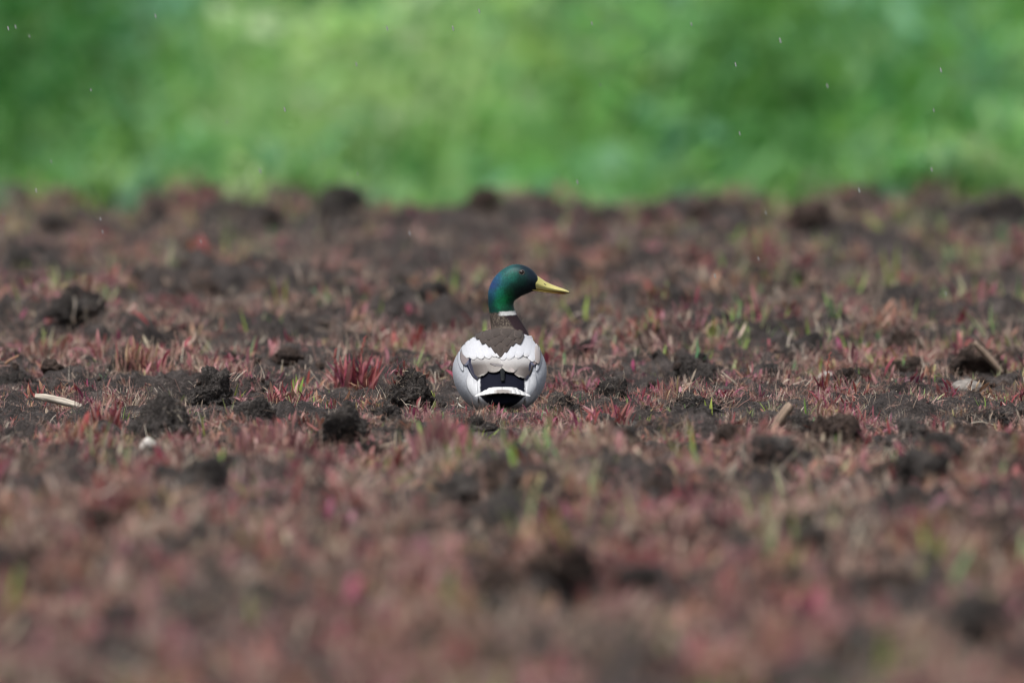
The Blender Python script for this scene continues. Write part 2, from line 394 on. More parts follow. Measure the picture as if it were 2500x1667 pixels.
GREEN_TONES = {
    0: [(0.17, 0.34, 0.065), (0.23, 0.39, 0.09), (0.14, 0.28, 0.07)],
    1: [(0.07, 0.19, 0.035), (0.11, 0.27, 0.05), (0.17, 0.33, 0.06)],
    2: [(0.18, 0.38, 0.16), (0.26, 0.46, 0.22), (0.21, 0.40, 0.10)],
    3: [(0.33, 0.44, 0.08), (0.40, 0.48, 0.11), (0.25, 0.40, 0.07)],
    6: [(0.45, 0.48, 0.25), (0.52, 0.51, 0.31), (0.34, 0.44, 0.17)],
}
STRAW_TONES = [(0.37, 0.255, 0.20), (0.46, 0.35, 0.265), (0.25, 0.155, 0.12), (0.60, 0.52, 0.42), (0.37, 0.22, 0.18), (0.18, 0.11, 0.088)]

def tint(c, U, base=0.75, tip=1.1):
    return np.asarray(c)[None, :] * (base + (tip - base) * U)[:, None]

_cache = {}
def leaf_mesh(kind, tone, k):
    """unit-length piece shared between alike leaves"""
    key = (kind, tone, k)
    if key not in _cache:
        r = random.Random(hash((kind == 'leaf', kind == 'blade', tone, k)) & 0xffff)
        if kind == 'leaf':
            c = RED_TONES[tone][k % len(RED_TONES[tone])]
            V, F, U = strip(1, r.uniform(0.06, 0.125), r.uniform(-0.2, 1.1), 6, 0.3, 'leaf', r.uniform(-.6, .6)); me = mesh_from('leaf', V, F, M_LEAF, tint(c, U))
        elif kind == 'blade':
            c = GREEN_TONES[tone][k % len(GREEN_TONES[tone])]
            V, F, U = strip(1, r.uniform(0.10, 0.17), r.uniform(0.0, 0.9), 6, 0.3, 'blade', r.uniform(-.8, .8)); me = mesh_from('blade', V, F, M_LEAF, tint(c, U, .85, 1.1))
        else:
            c = STRAW_TONES[k % len(STRAW_TONES)]
            V, F, U = strip(1, 0.035, r.uniform(-0.2, 1.8), 7, 0.3, 'straw', r.uniform(-1, 1)); me = mesh_from('stalk', V, F, M_STRAW, tint(c, U, .9, 1.1))
        _cache[key] = me
    return _cache[key]

def merged(pieces):
    """pieces: list of (V, F, col) -> one V, F, col"""
    Vs, Fs, Cs, o = [], [], [], 0
    for V, F, C in pieces:
        Vs.append(V); Cs.append(C); Fs += [tuple(i + o for i in f) for f in F]; o += len(V)
    return np.concatenate(Vs), Fs, np.concatenate(Cs)

def place(V, yaw, tilt, pos, s=1.0, roll=0.0):
    M = Matrix.Rotation(yaw, 3, 'Z') @ Matrix.Rotation(-tilt, 3, 'X') @ Matrix.Rotation(roll, 3, 'Z')
    return (V * s) @ np.array(M).T + np.asarray(pos)

def sprig(seed, tone, nleaf=14, h=0.034, spread=0.024):
    r = random.Random(seed); P = []
    for k in range(nleaf):
        c = r.choice(RED_TONES[tone])
        L = h * r.uniform(0.25, 0.85) * (1.25 if r.random() < 0.12 else 1)
        V, F, U = strip(L, L * r.uniform(0.12, 0.26), r.uniform(-0.4, 1.3), 3, 0.3, 'leaf')
        a, q = r.uniform(0, 6.28), spread * math.sqrt(r.random())
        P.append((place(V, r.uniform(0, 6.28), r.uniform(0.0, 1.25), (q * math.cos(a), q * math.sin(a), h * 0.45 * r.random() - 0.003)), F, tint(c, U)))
    for k in range(26):                      # fine stems
        L = h * r.uniform(0.35, 1.1)
        V, F, U = strip(L, r.uniform(0.0006, 0.0012), r.uniform(-.8, 1.6), 4, 0, 'straw')
        a, q = r.uniform(0, 6.28), spread * 1.15 * math.sqrt(r.random())
        P.append((place(V, a, r.uniform(0, 1.1), (q * math.cos(a), q * math.sin(a), -0.003)), F, tint(r.choice([(0.42, 0.22, 0.19), (0.52, 0.37, 0.30), (0.29, 0.11, 0.095), (0.37, 0.24, 0.195), (0.47, 0.26, 0.24)]), U)))
    return merged(P)

def thatch(seed, nf=26, h=0.03, spread=0.03):
    r = random.Random(seed); P = []
    for k in range(nf):
        c = r.choice(STRAW_TONES)
        L = h * r.uniform(0.4, 1.4)
        V, F, U = strip(L, r.uniform(0.0007, 0.0017), r.uniform(-.8, 2.4), 5, 0, 'straw')
        a, q = r.uniform(0, 6.28), spread * math.sqrt(r.random())
        P.append((place(V, r.uniform(0, 6.28), r.uniform(0.1, 1.45), (q * math.cos(a), q * math.sin(a), 0.004 * r.random() - 0.002), 1, r.uniform(0, 6)), F, tint(c, U)))
    return merged(P)

def grass(seed, tone, nb=7, h=0.038, spread=0.012):
    r = random.Random(seed); P = []
    for k in range(nb):
        c = r.choice(GREEN_TONES[tone]); L = h * r.uniform(0.45, 1.0)
        V, F, U = strip(L, L * r.uniform(0.06, 0.11), r.uniform(0, 0.9), 4, 0.3, 'blade')
        a, q = r.uniform(0, 6.28), spread * math.sqrt(r.random())
        P.append((place(V, a - math.pi / 2, r.uniform(0.0, 0.6), (q * math.cos(a), q * math.sin(a), -0.003)), F, tint(c, U, .8, 1.1)))
    return merged(P)

def ico(sub):
    bm = bmesh.new(); bmesh.ops.create_icosphere(bm, subdivisions=sub, radius=1.0)
    V = np.array([v.co[:] for v in bm.verts]); F = [tuple(v.index for v in f.verts) for f in bm.faces]; bm.free(); return V, F

def clod_verts(seed, sub=4, rough=1.0):
    V, F = ico(sub); o = np.random.default_rng(seed).uniform(0, 200, 3)
    p = V + o
    n1 = perlin(*(p * 1.1).T); n2 = perlin(*(p * 2.6 + 17).T); n3 = perlin(*(p * 6.0 + 5).T); n4 = perlin(*(p * 14.0).T); n5 = perlin(*(p * 30).T)
    r = 1 + rough * (0.34 * n1 + 0.20 * n2 - 0.11 * np.abs(n3) + 0.055 * n3 + 0.10 * n4 + (0.075 * n5 if sub > 4 else 0.02 * n5))
    V = V * r[:, None]
    V[:, 2] = np.where(V[:, 2] < -0.45, -0.45 + (V[:, 2] + 0.45) * 0.15, V[:, 2])
    V[:, 2] -= V[:, 2].min(); V[:, 2] /= V[:, 2].max()
    V[:, 0] /= np.abs(V[:, 0]).max(); V[:, 1] /= np.abs(V[:, 1]).max()
    return V, F      # x, y in -1..1, z in 0..1

# ------------------------------------------------------------------ scattering (ground cover only)
SRC = {}
def scatter(name, sources, P, R, S, I, label, cat):
    """sources: list of meshes; one object of kind stuff that carries them over the points"""
    c = bpy.data.collections.new('cover_' + name)
    for k, me in enumerate(sources):
        c.objects.link(bpy.data.objects.new('%s_piece_%02d' % (name, k), me))
    me = bpy.data.meshes.new(name); me.vertices.add(len(P)); me.vertices.foreach_set('co', np.asarray(P, np.float32).ravel())
    a = me.attributes.new('rot', 'FLOAT_VECTOR', 'POINT'); a.data.foreach_set('vector', np.asarray(R, np.float32).ravel())
    a = me.attributes.new('scl', 'FLOAT_VECTOR', 'POINT'); a.data.foreach_set('vector', np.asarray(S, np.float32).ravel())
    a = me.attributes.new('idx', 'INT', 'POINT'); a.data.foreach_set('value', np.asarray(I, np.int32))
    o = add(name, me)
    ng = bpy.data.node_groups.new('spread_' + name, 'GeometryNodeTree')
    ng.interface.new_socket('Geometry', in_out='INPUT', socket_type='NodeSocketGeometry')
    ng.interface.new_socket('Geometry', in_out='OUTPUT', socket_type='NodeSocketGeometry')
    N, L = ng.nodes, ng.links
    gi, go = N.new('NodeGroupInput'), N.new('NodeGroupOutput')
    ci = N.new('GeometryNodeCollectionInfo'); ci.inputs['Collection'].default_value = c
    ci.inputs['Separate Children'].default_value = True; ci.inputs['Reset Children'].default_value = True
    ip = N.new('GeometryNodeInstanceOnPoints'); ip.inputs['Pick Instance'].default_value = True
    def attr(nm, t):
        q = N.new('GeometryNodeInputNamedAttribute'); q.data_type = t; q.inputs['Name'].default_value = nm; return q.outputs['Attribute']
    L.new(gi.outputs[0], ip.inputs['Points']); L.new(ci.outputs[0], ip.inputs['Instance'])
    L.new(attr('idx', 'INT'), ip.inputs['Instance Index'])
    e2r = N.new('FunctionNodeEulerToRotation'); L.new(attr('rot', 'FLOAT_VECTOR'), e2r.inputs[0]); L.new(e2r.outputs[0], ip.inputs['Rotation'])
    L.new(attr('scl', 'FLOAT_VECTOR'), ip.inputs['Scale'])
    L.new(ip.outputs[0], go.inputs[0])
    o.modifiers.new('spread', 'NODES').node_group = ng
    return setp(o, label, cat, kind='stuff')

# ------------------------------------------------------------------ clods
def seat(x, y): return float(field_height(np.array([x]), np.array([y]), False)[0])

CLOD_FOOT = []        # x, y, rx, ry, h, z  : where the ground cover meets a clod
def fibres_on(bvh_obj_me, nf, seed, parent, scale):
    r = random.Random(seed); P = []
    polys = bvh_obj_me.polygons
    for k in range(nf):
        p = polys[r.randrange(len(polys))]
        if p.center.z < 0.12 * scale: continue
        L = r.uniform(0.006, 0.022); c = r.choice([(0.20, 0.15, 0.12), (0.30, 0.24, 0.19), (0.13, 0.085, 0.07), (0.09, 0.07, 0.06), (0.40, 0.33, 0.26)])
        V, F, U = strip(L, r.uniform(0.0005, 0.0010), r.uniform(-2.2, 2.2), 5, 0, 'straw')
        q = Vector(p.normal).to_track_quat('Z', 'Y').to_matrix()
        V = place(V, r.uniform(0, 6.28), r.uniform(0.6, 1.5), (0, 0, 0.0003)) @ np.array(q).T + np.array(p.center)
        P.append((V, F, tint(c, U)))
    if P:
        V, F, C = merged(P)
        o = add('root_fibres', mesh_from('fibres', V, F, M_STRAW, C), parent); o['kind'] = 'stuff'

for k, (X, Y, w, h, brown, nf, lab) in enumerate(CLODS):
    x, y, d = ground_at(X, Y); s = d / FPX
    hw, hh = w * s * 0.5, h * s
    dep = min(max(hw * 0.8, hh * 0.5), 0.07)
    V, F = clod_verts(100 + k, 5, 1.45)
    flare = 1 + 0.42 * np.clip(1 - V[:, 2] * 1.6, 0, 1) - 0.10 * V[:, 2]
    V[:, 0] *= flare; V[:, 1] *= flare
    V = V * np.array([hw, dep, hh * 1.22]); V[:, 2] -= hh * 0.14
    if 'hollow' in lab or 'undercut' in lab:      # overhanging front
        t = smooth(0.0, 0.75, V[:, 2] / hh) ; front = smooth(0, -dep, V[:, 1]) * smooth(0.95, 0.4, np.abs(V[:, 0]) / hw)
        V[:, 1] += front * (1 - t) * dep * 1.3
    z = seat(x, y + dep)
    o = empty('soil_clod', (x, y + dep, z))
    me = mesh_from('clod', V, F, M_CLOD2 if brown else M_CLOD)
    add('soil_lump', me, o)
    fibres_on(me, nf, k, o, hh)
    setp(o, lab, 'clod', 'clods of turned soil around the duck')
    CLOD_FOOT.append((x, y + dep, hw, dep, hh, z))

# clods out of focus, behind and in front
BEHIND = 'brown soil clod in the blurred stretch of field behind the duck'
FRONT = 'dark soil clod in the blurred stretch of field in front of the duck'
EDGE = 'clod on the far rim of the field against the green bank'
protos = []
for k in range(10):
    V, F = clod_verts(300 + k, 4, 1.2)
    protos.append((mesh_from('clod', V - np.array([0, 0, 0.12]), F, M_CLOD), mesh_from('clod', V - np.array([0, 0, 0.12]), F, M_CLOD2)))
NAMED = {(1600, 560): 'dark upright clod on the far rim next to the bright green sprout', (1978, 575): 'dark clod on the far rim below the dead weed head', (2070, 572): 'flat clod on the far rim beside the dead weed head',
         (1074, 545): 'broad dark mound on the far rim behind the duck head', (2400, 1365): 'large rounded dark clod behind the pale pebble of the near field', (1130, 1270): 'black hollow clod in front of the big dusty pink clump',
         (365, 1275): 'tall dark clod between the grey clod and the pale round pebble', (1730, 800): 'dark bent clod behind the broad smooth bank of soil', (500, 740): 'dark clod under the bright red weed behind the duck',
         (560, 790): 'long brown-topped clod behind the pale green grass sprout', (2180, 1500): 'dark clod left of the pale pebble of the near field'}
r = random.Random(5)
for (X, Y, w, h) in spots:
    x, y, d = ground_at(X, Y); s = d / FPX
    hw, hh = w * s * 0.62, h * s * (1.3 if Y < 580 else 1.25)
    dep = min(max(hw * 0.9, hh * 0.6), 0.09)
    z = seat(x, y + dep)
    o = add('soil_clod', r.choice(protos)[r.random() < 0.35]); o.location = (x, y + dep, z); o.scale = (hw, dep, hh * 1.12); o.rotation_euler = (0, 0, r.uniform(-.5, .5))
    lab = EDGE if Y < 580 else (BEHIND if Y < 900 else FRONT)
    lab0 = lab; lab = NAMED.get((X, Y), lab)
    setp(o, lab, 'clod', {EDGE: 'clods on the far rim', BEHIND: 'blurred clods behind the duck', FRONT: 'blurred clods before the duck'}[lab0])
    CLOD_FOOT.append((x, y + dep, hw, dep, hh, z))
FOOT = np.array(CLOD_FOOT)

def cover_height(x, y):
    """top of the soil: field plus the clods standing on it; second value 1 where a clod is"""
    z = field_height(x, y, False); on = np.zeros_like(z)
    for (cx, cy, rx, ry, h, cz) in CLOD_FOOT:
        q = ((x - cx) / rx) ** 2 + ((y - cy) / ry) ** 2
        i = q < 0.85
        top = cz + h * np.sqrt(np.clip(1 - q, 0, 1)) * 0.86
        z = np.where(i & (top > z), top, z); on = np.where(i, 1, on)
    return z, on

# ------------------------------------------------------------------ tufts in focus: each leaf a part
def clump(name, X, Y, w, h, n, kind, tone, lab, cat, group, seed):
    x, y, d = ground_at(X, Y); s = d / FPX
    hw, hh = w * s * 0.5, h * s
    zz, _ = cover_height(np.array([x]), np.array([y + 0.01])); z0 = float(zz[0])
    o = empty(name, (x, y + 0.01, z0)); setp(o, lab, cat, group)
    r = random.Random(seed)
    dep = min(hw, 0.035)
    for k in range(n):
        a, q = r.uniform(0, 6.28), math.sqrt(r.random())
        px, py = q * math.cos(a) * hw * 0.8, q * math.sin(a) * dep * 0.8
        pz, _ = cover_height(np.array([x + px]), np.array([y + 0.01 + py]))
        me = leaf_mesh(kind, tone, r.randrange(8))
        c = add({'leaf': 'leaf', 'blade': 'blade', 'straw': 'stalk'}[kind], me, o)
        L = hh * r.uniform(0.35, 1.02) if n > 3 else hh * r.uniform(0.85, 1.05)
        c.location = (px, py, min(float(pz[0]), z0 + 0.05) - z0 - 0.003)
        if kind == 'straw':
            c.rotation_euler = (r.uniform(-1.3, 1.3), r.uniform(-1.2, 1.2), r.uniform(0, 6.28)); L = max(hh, 0.03) * r.uniform(0.6, 1.2); wd = L
        else:
            tl = r.uniform(0.0, 0.75) if n > 3 else r.uniform(0, 0.3)
            c.rotation_euler = (tl * r.choice((-.6, .6)), tl * math.copysign(1, px + 1e-6) * r.uniform(0.2, 1), r.uniform(0, 6.28))
            wd = min(L, 0.055)
            if n <= 3: wd = max(wd, 0.05)
        c.scale = (wd, wd, L)
    return o

for k, (X, Y, w, h, n, tone, lab) in enumerate(REDS):
    clump('red_weed' if tone != 5 else 'root_tangle', X, Y, w, h, int(n * (2.6 if tone == 2 else 1.5)) if n > 8 else n, 'leaf' if tone != 5 else 'straw', tone, lab, 'weed' if tone != 5 else 'roots', 'red weeds around the duck', 500 + k)
for k, (X, Y, w, h, n, tone, lab) in enumerate(GREENS):
    clump('grass_tuft', X, Y, w, h, n, 'blade', tone, lab, 'grass', 'green shoots around the duck', 700 + k)
for k, (X, Y, w, h, n, lab) in enumerate(DRY):
    clump('dry_grass_tuft', X, Y, w, h, n, 'straw', 0, lab, 'dry grass', 'dry tufts around the duck', 800 + k)

# ------------------------------------------------------------------ splinters, sticks, stones, roots
def splinter(name, X0, Y0, X1, Y1, thick, mat, lab, cat, Ybase, ground_gap=0.0, flat=0.45, seed=0):
    """a split piece of wood between two photo points, lying at the depth of the ground row Ybase"""
    _, y, d = ground_at(0, Ybase); s = d / FPX
    p = []
    for X, Y in ((X0, Y0), (X1, Y1)):
        p.append(np.array([(X - 1250) * s, 0, (Ybase - Y) * s]))
    dv = p[1] - p[0]; L = np.linalg.norm(dv); ang = math.atan2(dv[2], dv[0])
    nseg, nr = 18, 9; V = []; q = random.Random(seed)
    rad = [1 + q.uniform(-.28, .28) for _ in range(nr)]
    for i in range(nseg + 1):
        u = i / nseg
        f = (0.35 + 0.65 * math.sin(math.pi * (0.08 + 0.84 * u)) ** 0.5) * (1 + q.uniform(-.07, .07))
        for j in range(nr):
            a = 2 * math.pi * j / nr
            V.append((L * (u - 0.5) + (q.uniform(-.05, .05) * L * (j % 3) * .4 if i in (0, nseg) else 0), math.cos(a) * thick * f * rad[j] , math.sin(a) * thick * flat * f * rad[j] + 0.02 * L * math.sin(u * 3)))
    F = [(i * nr + j, i * nr + (j + 1) % nr, (i + 1) * nr + (j + 1) % nr, (i + 1) * nr + j) for i in range(nseg) for j in range(nr)]
    F += [tuple(range(nr))[::-1], tuple(nseg * nr + j for j in range(nr))]
    o = add(name, mesh_from(name, V, F, mat)); mid = (p[0] + p[1]) / 2
    zt, _ = cover_height(np.array([mid[0]]), np.array([y]))
    o.location = (mid[0], y, max(mid[2], float(zt[0]) - 0.006) + ground_gap); o.rotation_euler = (0.25, -ang, 0)
    return setp(o, lab, cat)
splinter('wood_splinter', 84, 967, 198, 994, 0.0085, M_WOOD_PALE, 'pale weathered wood splinter lying on the soil among red weeds', 'wood', 1003, 0, 0.6, 1)
splinter('stick', 1888, 1056, 1932, 988, 0.0085, M_WOOD_BROWN, 'slanting short brown stick with pale end beside a crumbly clod', 'stick', 1062, 0, 0.9, 2)
splinter('plank_splinter', 2378, 836, 2448, 912, 0.011, M_WOOD_BROWN, 'long grey brown plank splinter leaning on the undercut clod', 'wood', 915, 0, 0.5, 3)
splinter('wood_splinter', 2395, 1052, 2412, 1080, 0.006, M_WOOD_BROWN, 'short buff stick in front of the low rooty mound', 'stick', 1082, 0, 0.9, 4)
splinter('wood_splinter', 2310, 1216, 2350, 1196, 0.006, M_WOOD_PALE, 'small pale chip of wood lying on dark soil right of the field', 'wood', 1222, 0, 0.6, 5)
splinter('wood_splinter', 1905, 1160, 1935, 1130, 0.007, M_WOOD_BROWN, 'tan bark chip on the soil below the slanting stick', 'wood', 1160, 0, 0.6, 6)
splinter('wood_splinter', 1885, 1236, 1915, 1232, 0.005, M_WOOD_PALE, 'flat cream chip in the blurred weeds before the slanting stick', 'wood', 1242, 0, 0.6, 7)

def stone(X, Yb, w, h, mat, lab, seed, name='pebble'):
    x, y, d = ground_at(X, Yb); s = d / FPX
    V, F = clod_verts(seed, 3, 0.6); V = V * np.array([w * s / 2, w * s / 2, h * s * 1.15])
    zt, _ = cover_height(np.array([x]), np.array([y]))
    o = add(name, mesh_from(name, V, F, mat)); o.location = (x, y, float(zt[0]) - 0.002); return setp(o, lab, 'stone')
stone(2018, 916, 44, 26, M_STONE, 'rounded white pebble behind the thin maroon stems', 41)
stone(2362, 952, 86, 30, M_GSTONE, 'flat grey stone below the undercut clod', 42, 'flat_stone')
stone(362, 1112, 46, 36, M_STONE, 'cream coloured broken stone below the rounded grey clod', 43)
stone(270, 1305, 36, 30, M_STONE, 'pale round pebble in the blurred weeds in front of the wood splinter', 44)
stone(2282, 1545, 52, 44, M_STONE, 'pale pebble in the very blurred soil at the near side of the field', 45)
stone(80, 600, 30, 24, M_STONE, 'whitish pebble on the far rim of the field', 46)
stone(255, 1365, 46, 26, M_STONE, 'buff pebble beside the pale round pebble', 47)
stone(650, 1298, 34, 22, M_STONE, 'small whitish pebble in the blurred weeds before the rusty clump', 48)
stone(1645, 1385, 36, 26, M_STONE, 'small grey white pebble in the blurred weeds before the hollow-fronted clod', 49)
stone(1975, 1312, 26, 20, M_STONE, 'tiny pale pebble in the blurred weeds before the stick', 50)
stone(310, 785, 26, 22, M_STONE, 'light pebble by the dark mossy clod', 51)
stone(1650, 1015, 20, 26, M_STONE, 'small pale upright chip in front of the orange red tuft', 52)

def tube(name, pts, r0, r1, mat, col, lab=None, cat=None, parent=None, group=None, nr=6):
    P = [Vector(p) for p in pts]
    fine = []
    for i in range(len(P) - 1):
        a, b_, c, d_ = P[max(i - 1, 0)], P[i], P[i + 1], P[min(i + 2, len(P) - 1)]
        for k in range(5):
            t = k / 5; fine.append(0.5 * ((2 * b_) + (c - a) * t + (2 * a - 5 * b_ + 4 * c - d_) * t * t + (3 * b_ - a - 3 * c + d_) * t ** 3))
    fine.append(P[-1]); V, F = [], []
    for i, p in enumerate(fine):
        tg = (fine[min(i + 1, len(fine) - 1)] - fine[max(i - 1, 0)]).normalized()
        ax = tg.cross(Vector((0, 1, 0.01))).normalized(); ay = tg.cross(ax); r_ = r0 + (r1 - r0) * i / (len(fine) - 1)
        for j in range(nr):
            a = 2 * math.pi * j / nr; V.append(p + (ax * math.cos(a) + ay * math.sin(a)) * r_)
    for i in range(len(fine) - 1):
        for j in range(nr): F.append((i * nr + j, i * nr + (j + 1) % nr, (i + 1) * nr + (j + 1) % nr, (i + 1) * nr + j))
    F += [tuple(range(nr))[::-1], tuple((len(fine) - 1) * nr + j for j in range(nr))]
    V = np.array([v[:] for v in V])
    o = add(name, mesh_from(name, V, F, mat, np.tile(np.array(col), (len(V), 1))), parent)
    return setp(o, lab, cat, group)

def px_curve(pts, Ybase):
    x0, y, d = ground_at(1250, Ybase); s = d / FPX
    return [((X - 1250) * s, y + 0.004 * math.sin(i * 2.1), (Ybase - Y) * s) for i, (X, Y) in enumerate(pts)]
RG = 'bare curled roots on the soil'
tube('curled_root', px_curve([(1117, 972), (1119, 985), (1126, 993), (1138, 998)], 999), .0014, .0011, M_STRAW, (.62, .58, .50), 'white curled root under the left flank of the duck', 'root', group=RG)
tube('curled_root', px_curve([(985, 1078), (998, 1077), (1008, 1086), (1010, 1098)], 1098), .0019, .0012, M_STRAW, (.55, .50, .44), 'pale hooked root in front of the fibrous clod', 'root', group=RG)
tube('curled_root', px_curve([(1328, 1008), (1336, 1012), (1340, 1020), (1339, 1030)], 1030), .0014, .0011, M_STRAW, (.58, .54, .46), 'white bent root below the rooty clod beside the duck', 'root', group=RG)
tube('curled_root', px_curve([(1712, 1022), (1706, 1012), (1708, 1002), (1716, 998)], 1022), .0013, .0010, M_STRAW, (.58, .54, .46), 'white sickle-shaped root below the dry grass tuft', 'root', group=RG)
tube('curled_root', px_curve([(1866, 990), (1868, 980), (1874, 970), (1876, 966)], 992), .0013, .0008, M_STRAW, (.55, .50, .40), 'upright pale curved root behind the leaning green blades', 'root', group=RG)
tube('bent_stem', px_curve([(2, 932), (6, 900), (20, 882), (45, 868)], 932), .0022, .0014, M_STRAW, (.36, .19, .12), 'thick bent reddish stem left of the small black clod', 'stem')
tube('bent_stem', px_curve([(1410, 975), (1395, 968), (1384, 975), (1372, 984)], 990), .0009, .0007, M_STRAW, (.45, .36, .27), 'thin arched straw over the rooty clod', 'stem')
tube('bent_stem', px_curve([(1040, 920), (1046, 895), (1062, 868), (1085, 860), (1098, 876), (1103, 905)], 925), .0008, .0007, M_STRAW, (.28, .18, .13), 'wiry brown stem arching left of the duck', 'stem')
tube('bent_stem', px_curve([(2440, 1040), (2420, 1036), (2395, 1030), (2372, 1034)], 1048), .0008, .0008, M_STRAW, (.50, .46, .36), 'long straw lying in front of the low rooty mound', 'stem')
t = empty('branched_stem', (*ground_at(2168, 993)[:2], seat(*ground_at(2168, 993)[:2]))); setp(t, 'pale forked dry stem standing between the crimson weeds and flat stone', 'stem')
def rel(pts, Yb, o): return [(a - o.location[0], b - o.location[1], c) for a, b, c in px_curve(pts, Yb)]
tube('stalk', rel([(2168, 994), (2170, 975), (2172, 955), (2174, 944)], 994, t), .0011, .0009, M_STRAW, (.42, .38, .28), parent=t)
tube('twig', rel([(2172, 950), (2180, 944), (2190, 937)], 994, t), .0010, .0008, M_STRAW, (.46, .40, .30), parent=t)
tube('twig', rel([(2170, 972), (2178, 966), (2186, 962)], 994, t), .0008, .0006, M_STRAW, (.44, .40, .30), parent=t)

# seed spikes over the crimson tuft
for pts, lab in (([(822, 940), (820, 905), (817, 870), (820, 852)], 'reddish seed spike leaning over the left of the crimson tuft'),
                 ([(876, 940), (880, 890), (884, 850), (892, 822)], 'tall red seed spike rising from the crimson tuft'),
                 ([(2022, 960), (2020, 925), (2022, 890), (2027, 862)], 'dark red seed spike beside the white pebble')):
    Yb = pts[0][1] + 6; x, y, d = ground_at(pts[0][0], Yb)
    t = empty('seed_spike', (x, y, 0)); setp(t, lab, 'weed')
    C = rel(pts, Yb, t); tube('stalk', C, .0008, .0006, M_STRAW, (.30, .10, .07), parent=t)
    for k in range(9):
        u = 0.45 + 0.55 * k / 8; i = min(int(u * 3), 2); f = u * 3 - i
        p = np.array(C[i]) * (1 - f) + np.array(C[i + 1]) * f
        V, F = ico(1); V = V * np.array([.0011, .0011, .0017]) + p + np.array([(-1) ** k * .0012, 0, 0])
        add('seed', mesh_from('seed', V, F, M_STRAW, np.tile([.42, .10, .10], (len(V), 1))), t)

# dead dock stalk standing in the ditch margin behind the rim
yd = 13.6; dd = yd + CAM_D; sx_ = dd / FPX
t = empty('dead_weed', ((1978 - 1250) * sx_, yd, CAM_H - dd * (575 - HORIZON) / FPX)); setp(t, 'grey brown dead weed head rising behind the far rim of the field', 'weed')
zb = float(field_height(np.array([t.location[0]]), np.array([yd]), False)[0]) - t.location[2] - 0.02
tube('stalk', [(0, 0, zb), (0.003, 0, 0.02), (0, 0, 0.14)], .006, .003, M_STRAW, (.26, .20, .17), parent=t)
q = random.Random(8)
for k in range(60):
    u = q.random(); V, F = ico(1)
    V = V * q.uniform(.006, .011) + np.array([q.gauss(0, .016) * (1.15 - u), q.gauss(0, .016) * (1.15 - u), 0.0 + u * 0.135])
    add('seed_cluster', mesh_from('seed_cluster', V, F, M_STRAW, np.tile(q.choice([(.26, .21, .18), (.33, .27, .23), (.20, .15, .13)]), (len(V), 1))), t)

# ------------------------------------------------------------------ ground cover
def field_points(n, y0=-9.3, y1=11.3, seed=0, half=None):
    g = np.random.default_rng(seed); y = g.uniform(y0, y1, n)
    w = (y + CAM_D) / FPX * 1250 + 0.45
    return (g.uniform(-1, 1, n) * w), y, g

CLEAR = []
for t in [q[:3] for q in GREENS] + [q[:3] for q in DRY] + EXTRA:
    x, y, d = ground_at(t[0], t[1]); CLEAR.append((x, y, t[2] / FPX * d * 0.5 + 0.006))
def keep_clear(x, y, g, leave=0.0):
    """thin the cover right in front of the duck and on the bare clods in focus"""
    k = np.ones(len(x), bool)
    dk = (np.abs(x - DUCK_X) < 0.105) & (y > -0.62) & (y < 0.17)
    k &= ~dk
    for (cx, cy, rx, ry, h, cz) in CLOD_FOOT[:len(CLODS)]:
        i = (np.abs(x - cx) < rx * 1.0) & (y < cy + ry) & (y > cy - ry - 0.30 * min(1, h / 0.05))
        k &= ~(i & (g.random(len(x)) > leave))
    for (cx, cy, rx, ry, h, cz) in CLOD_FOOT[len(CLODS):]:
        i = (np.abs(x - cx) < rx * 0.9) & (y < cy + ry * .6) & (y > cy - ry - 0.5)
        k &= ~(i & (g.random(len(x)) > 0.06 + leave))
    for (cx, cy, rx) in CLEAR:
        i = (np.abs(x - cx) < rx) & (y < cy + 0.02) & (y > cy - 0.42)
        k &= ~(i & (g.random(len(x)) > 0.12))
    return k

def patch(x, y, sx, sy, off): return perlin(x / sx + off, y / sy + off * 1.7)

def scatter_cover(name, n, sources, weight, label, cat, seed, smin, smax, tilt=0.25, leave=0.1, sink=0.0, pick=None, y0=-9.3, y1=11.6):
    x, y, g = field_points(n, y0, y1, seed)
    k = (g.random(n) < weight(x, y)) & keep_clear(x, y, g, leave); x, y = x[k], y[k]
    z, on = cover_height(x, y); N = len(x)
    P = np.stack([x, y, z - sink], 1)
    R = np.stack([g.normal(0, tilt, N), g.normal(0, tilt, N), g.uniform(0, 6.283, N)], 1)
    s = smin + (smax - smin) * g.random(N) ** 1.5
    if name == 'sparse_grass': s = s * (1 + 0.7 * smooth(1.0, 2.5, np.abs(y)))
    near = np.exp(-((y + 0.2) / 1.1) ** 2); s = s * (1 - 0.38 * near) * (1 + 0.25 * smooth(-1.5, -5, y))
    S = np.stack([s, s, s * g.uniform(0.8, 1.2, N)], 1)
    I = pick(x, y, g) if pick else g.integers(0, len(sources), N)
    return scatter(name, sources, P, R, S, I, label, cat)

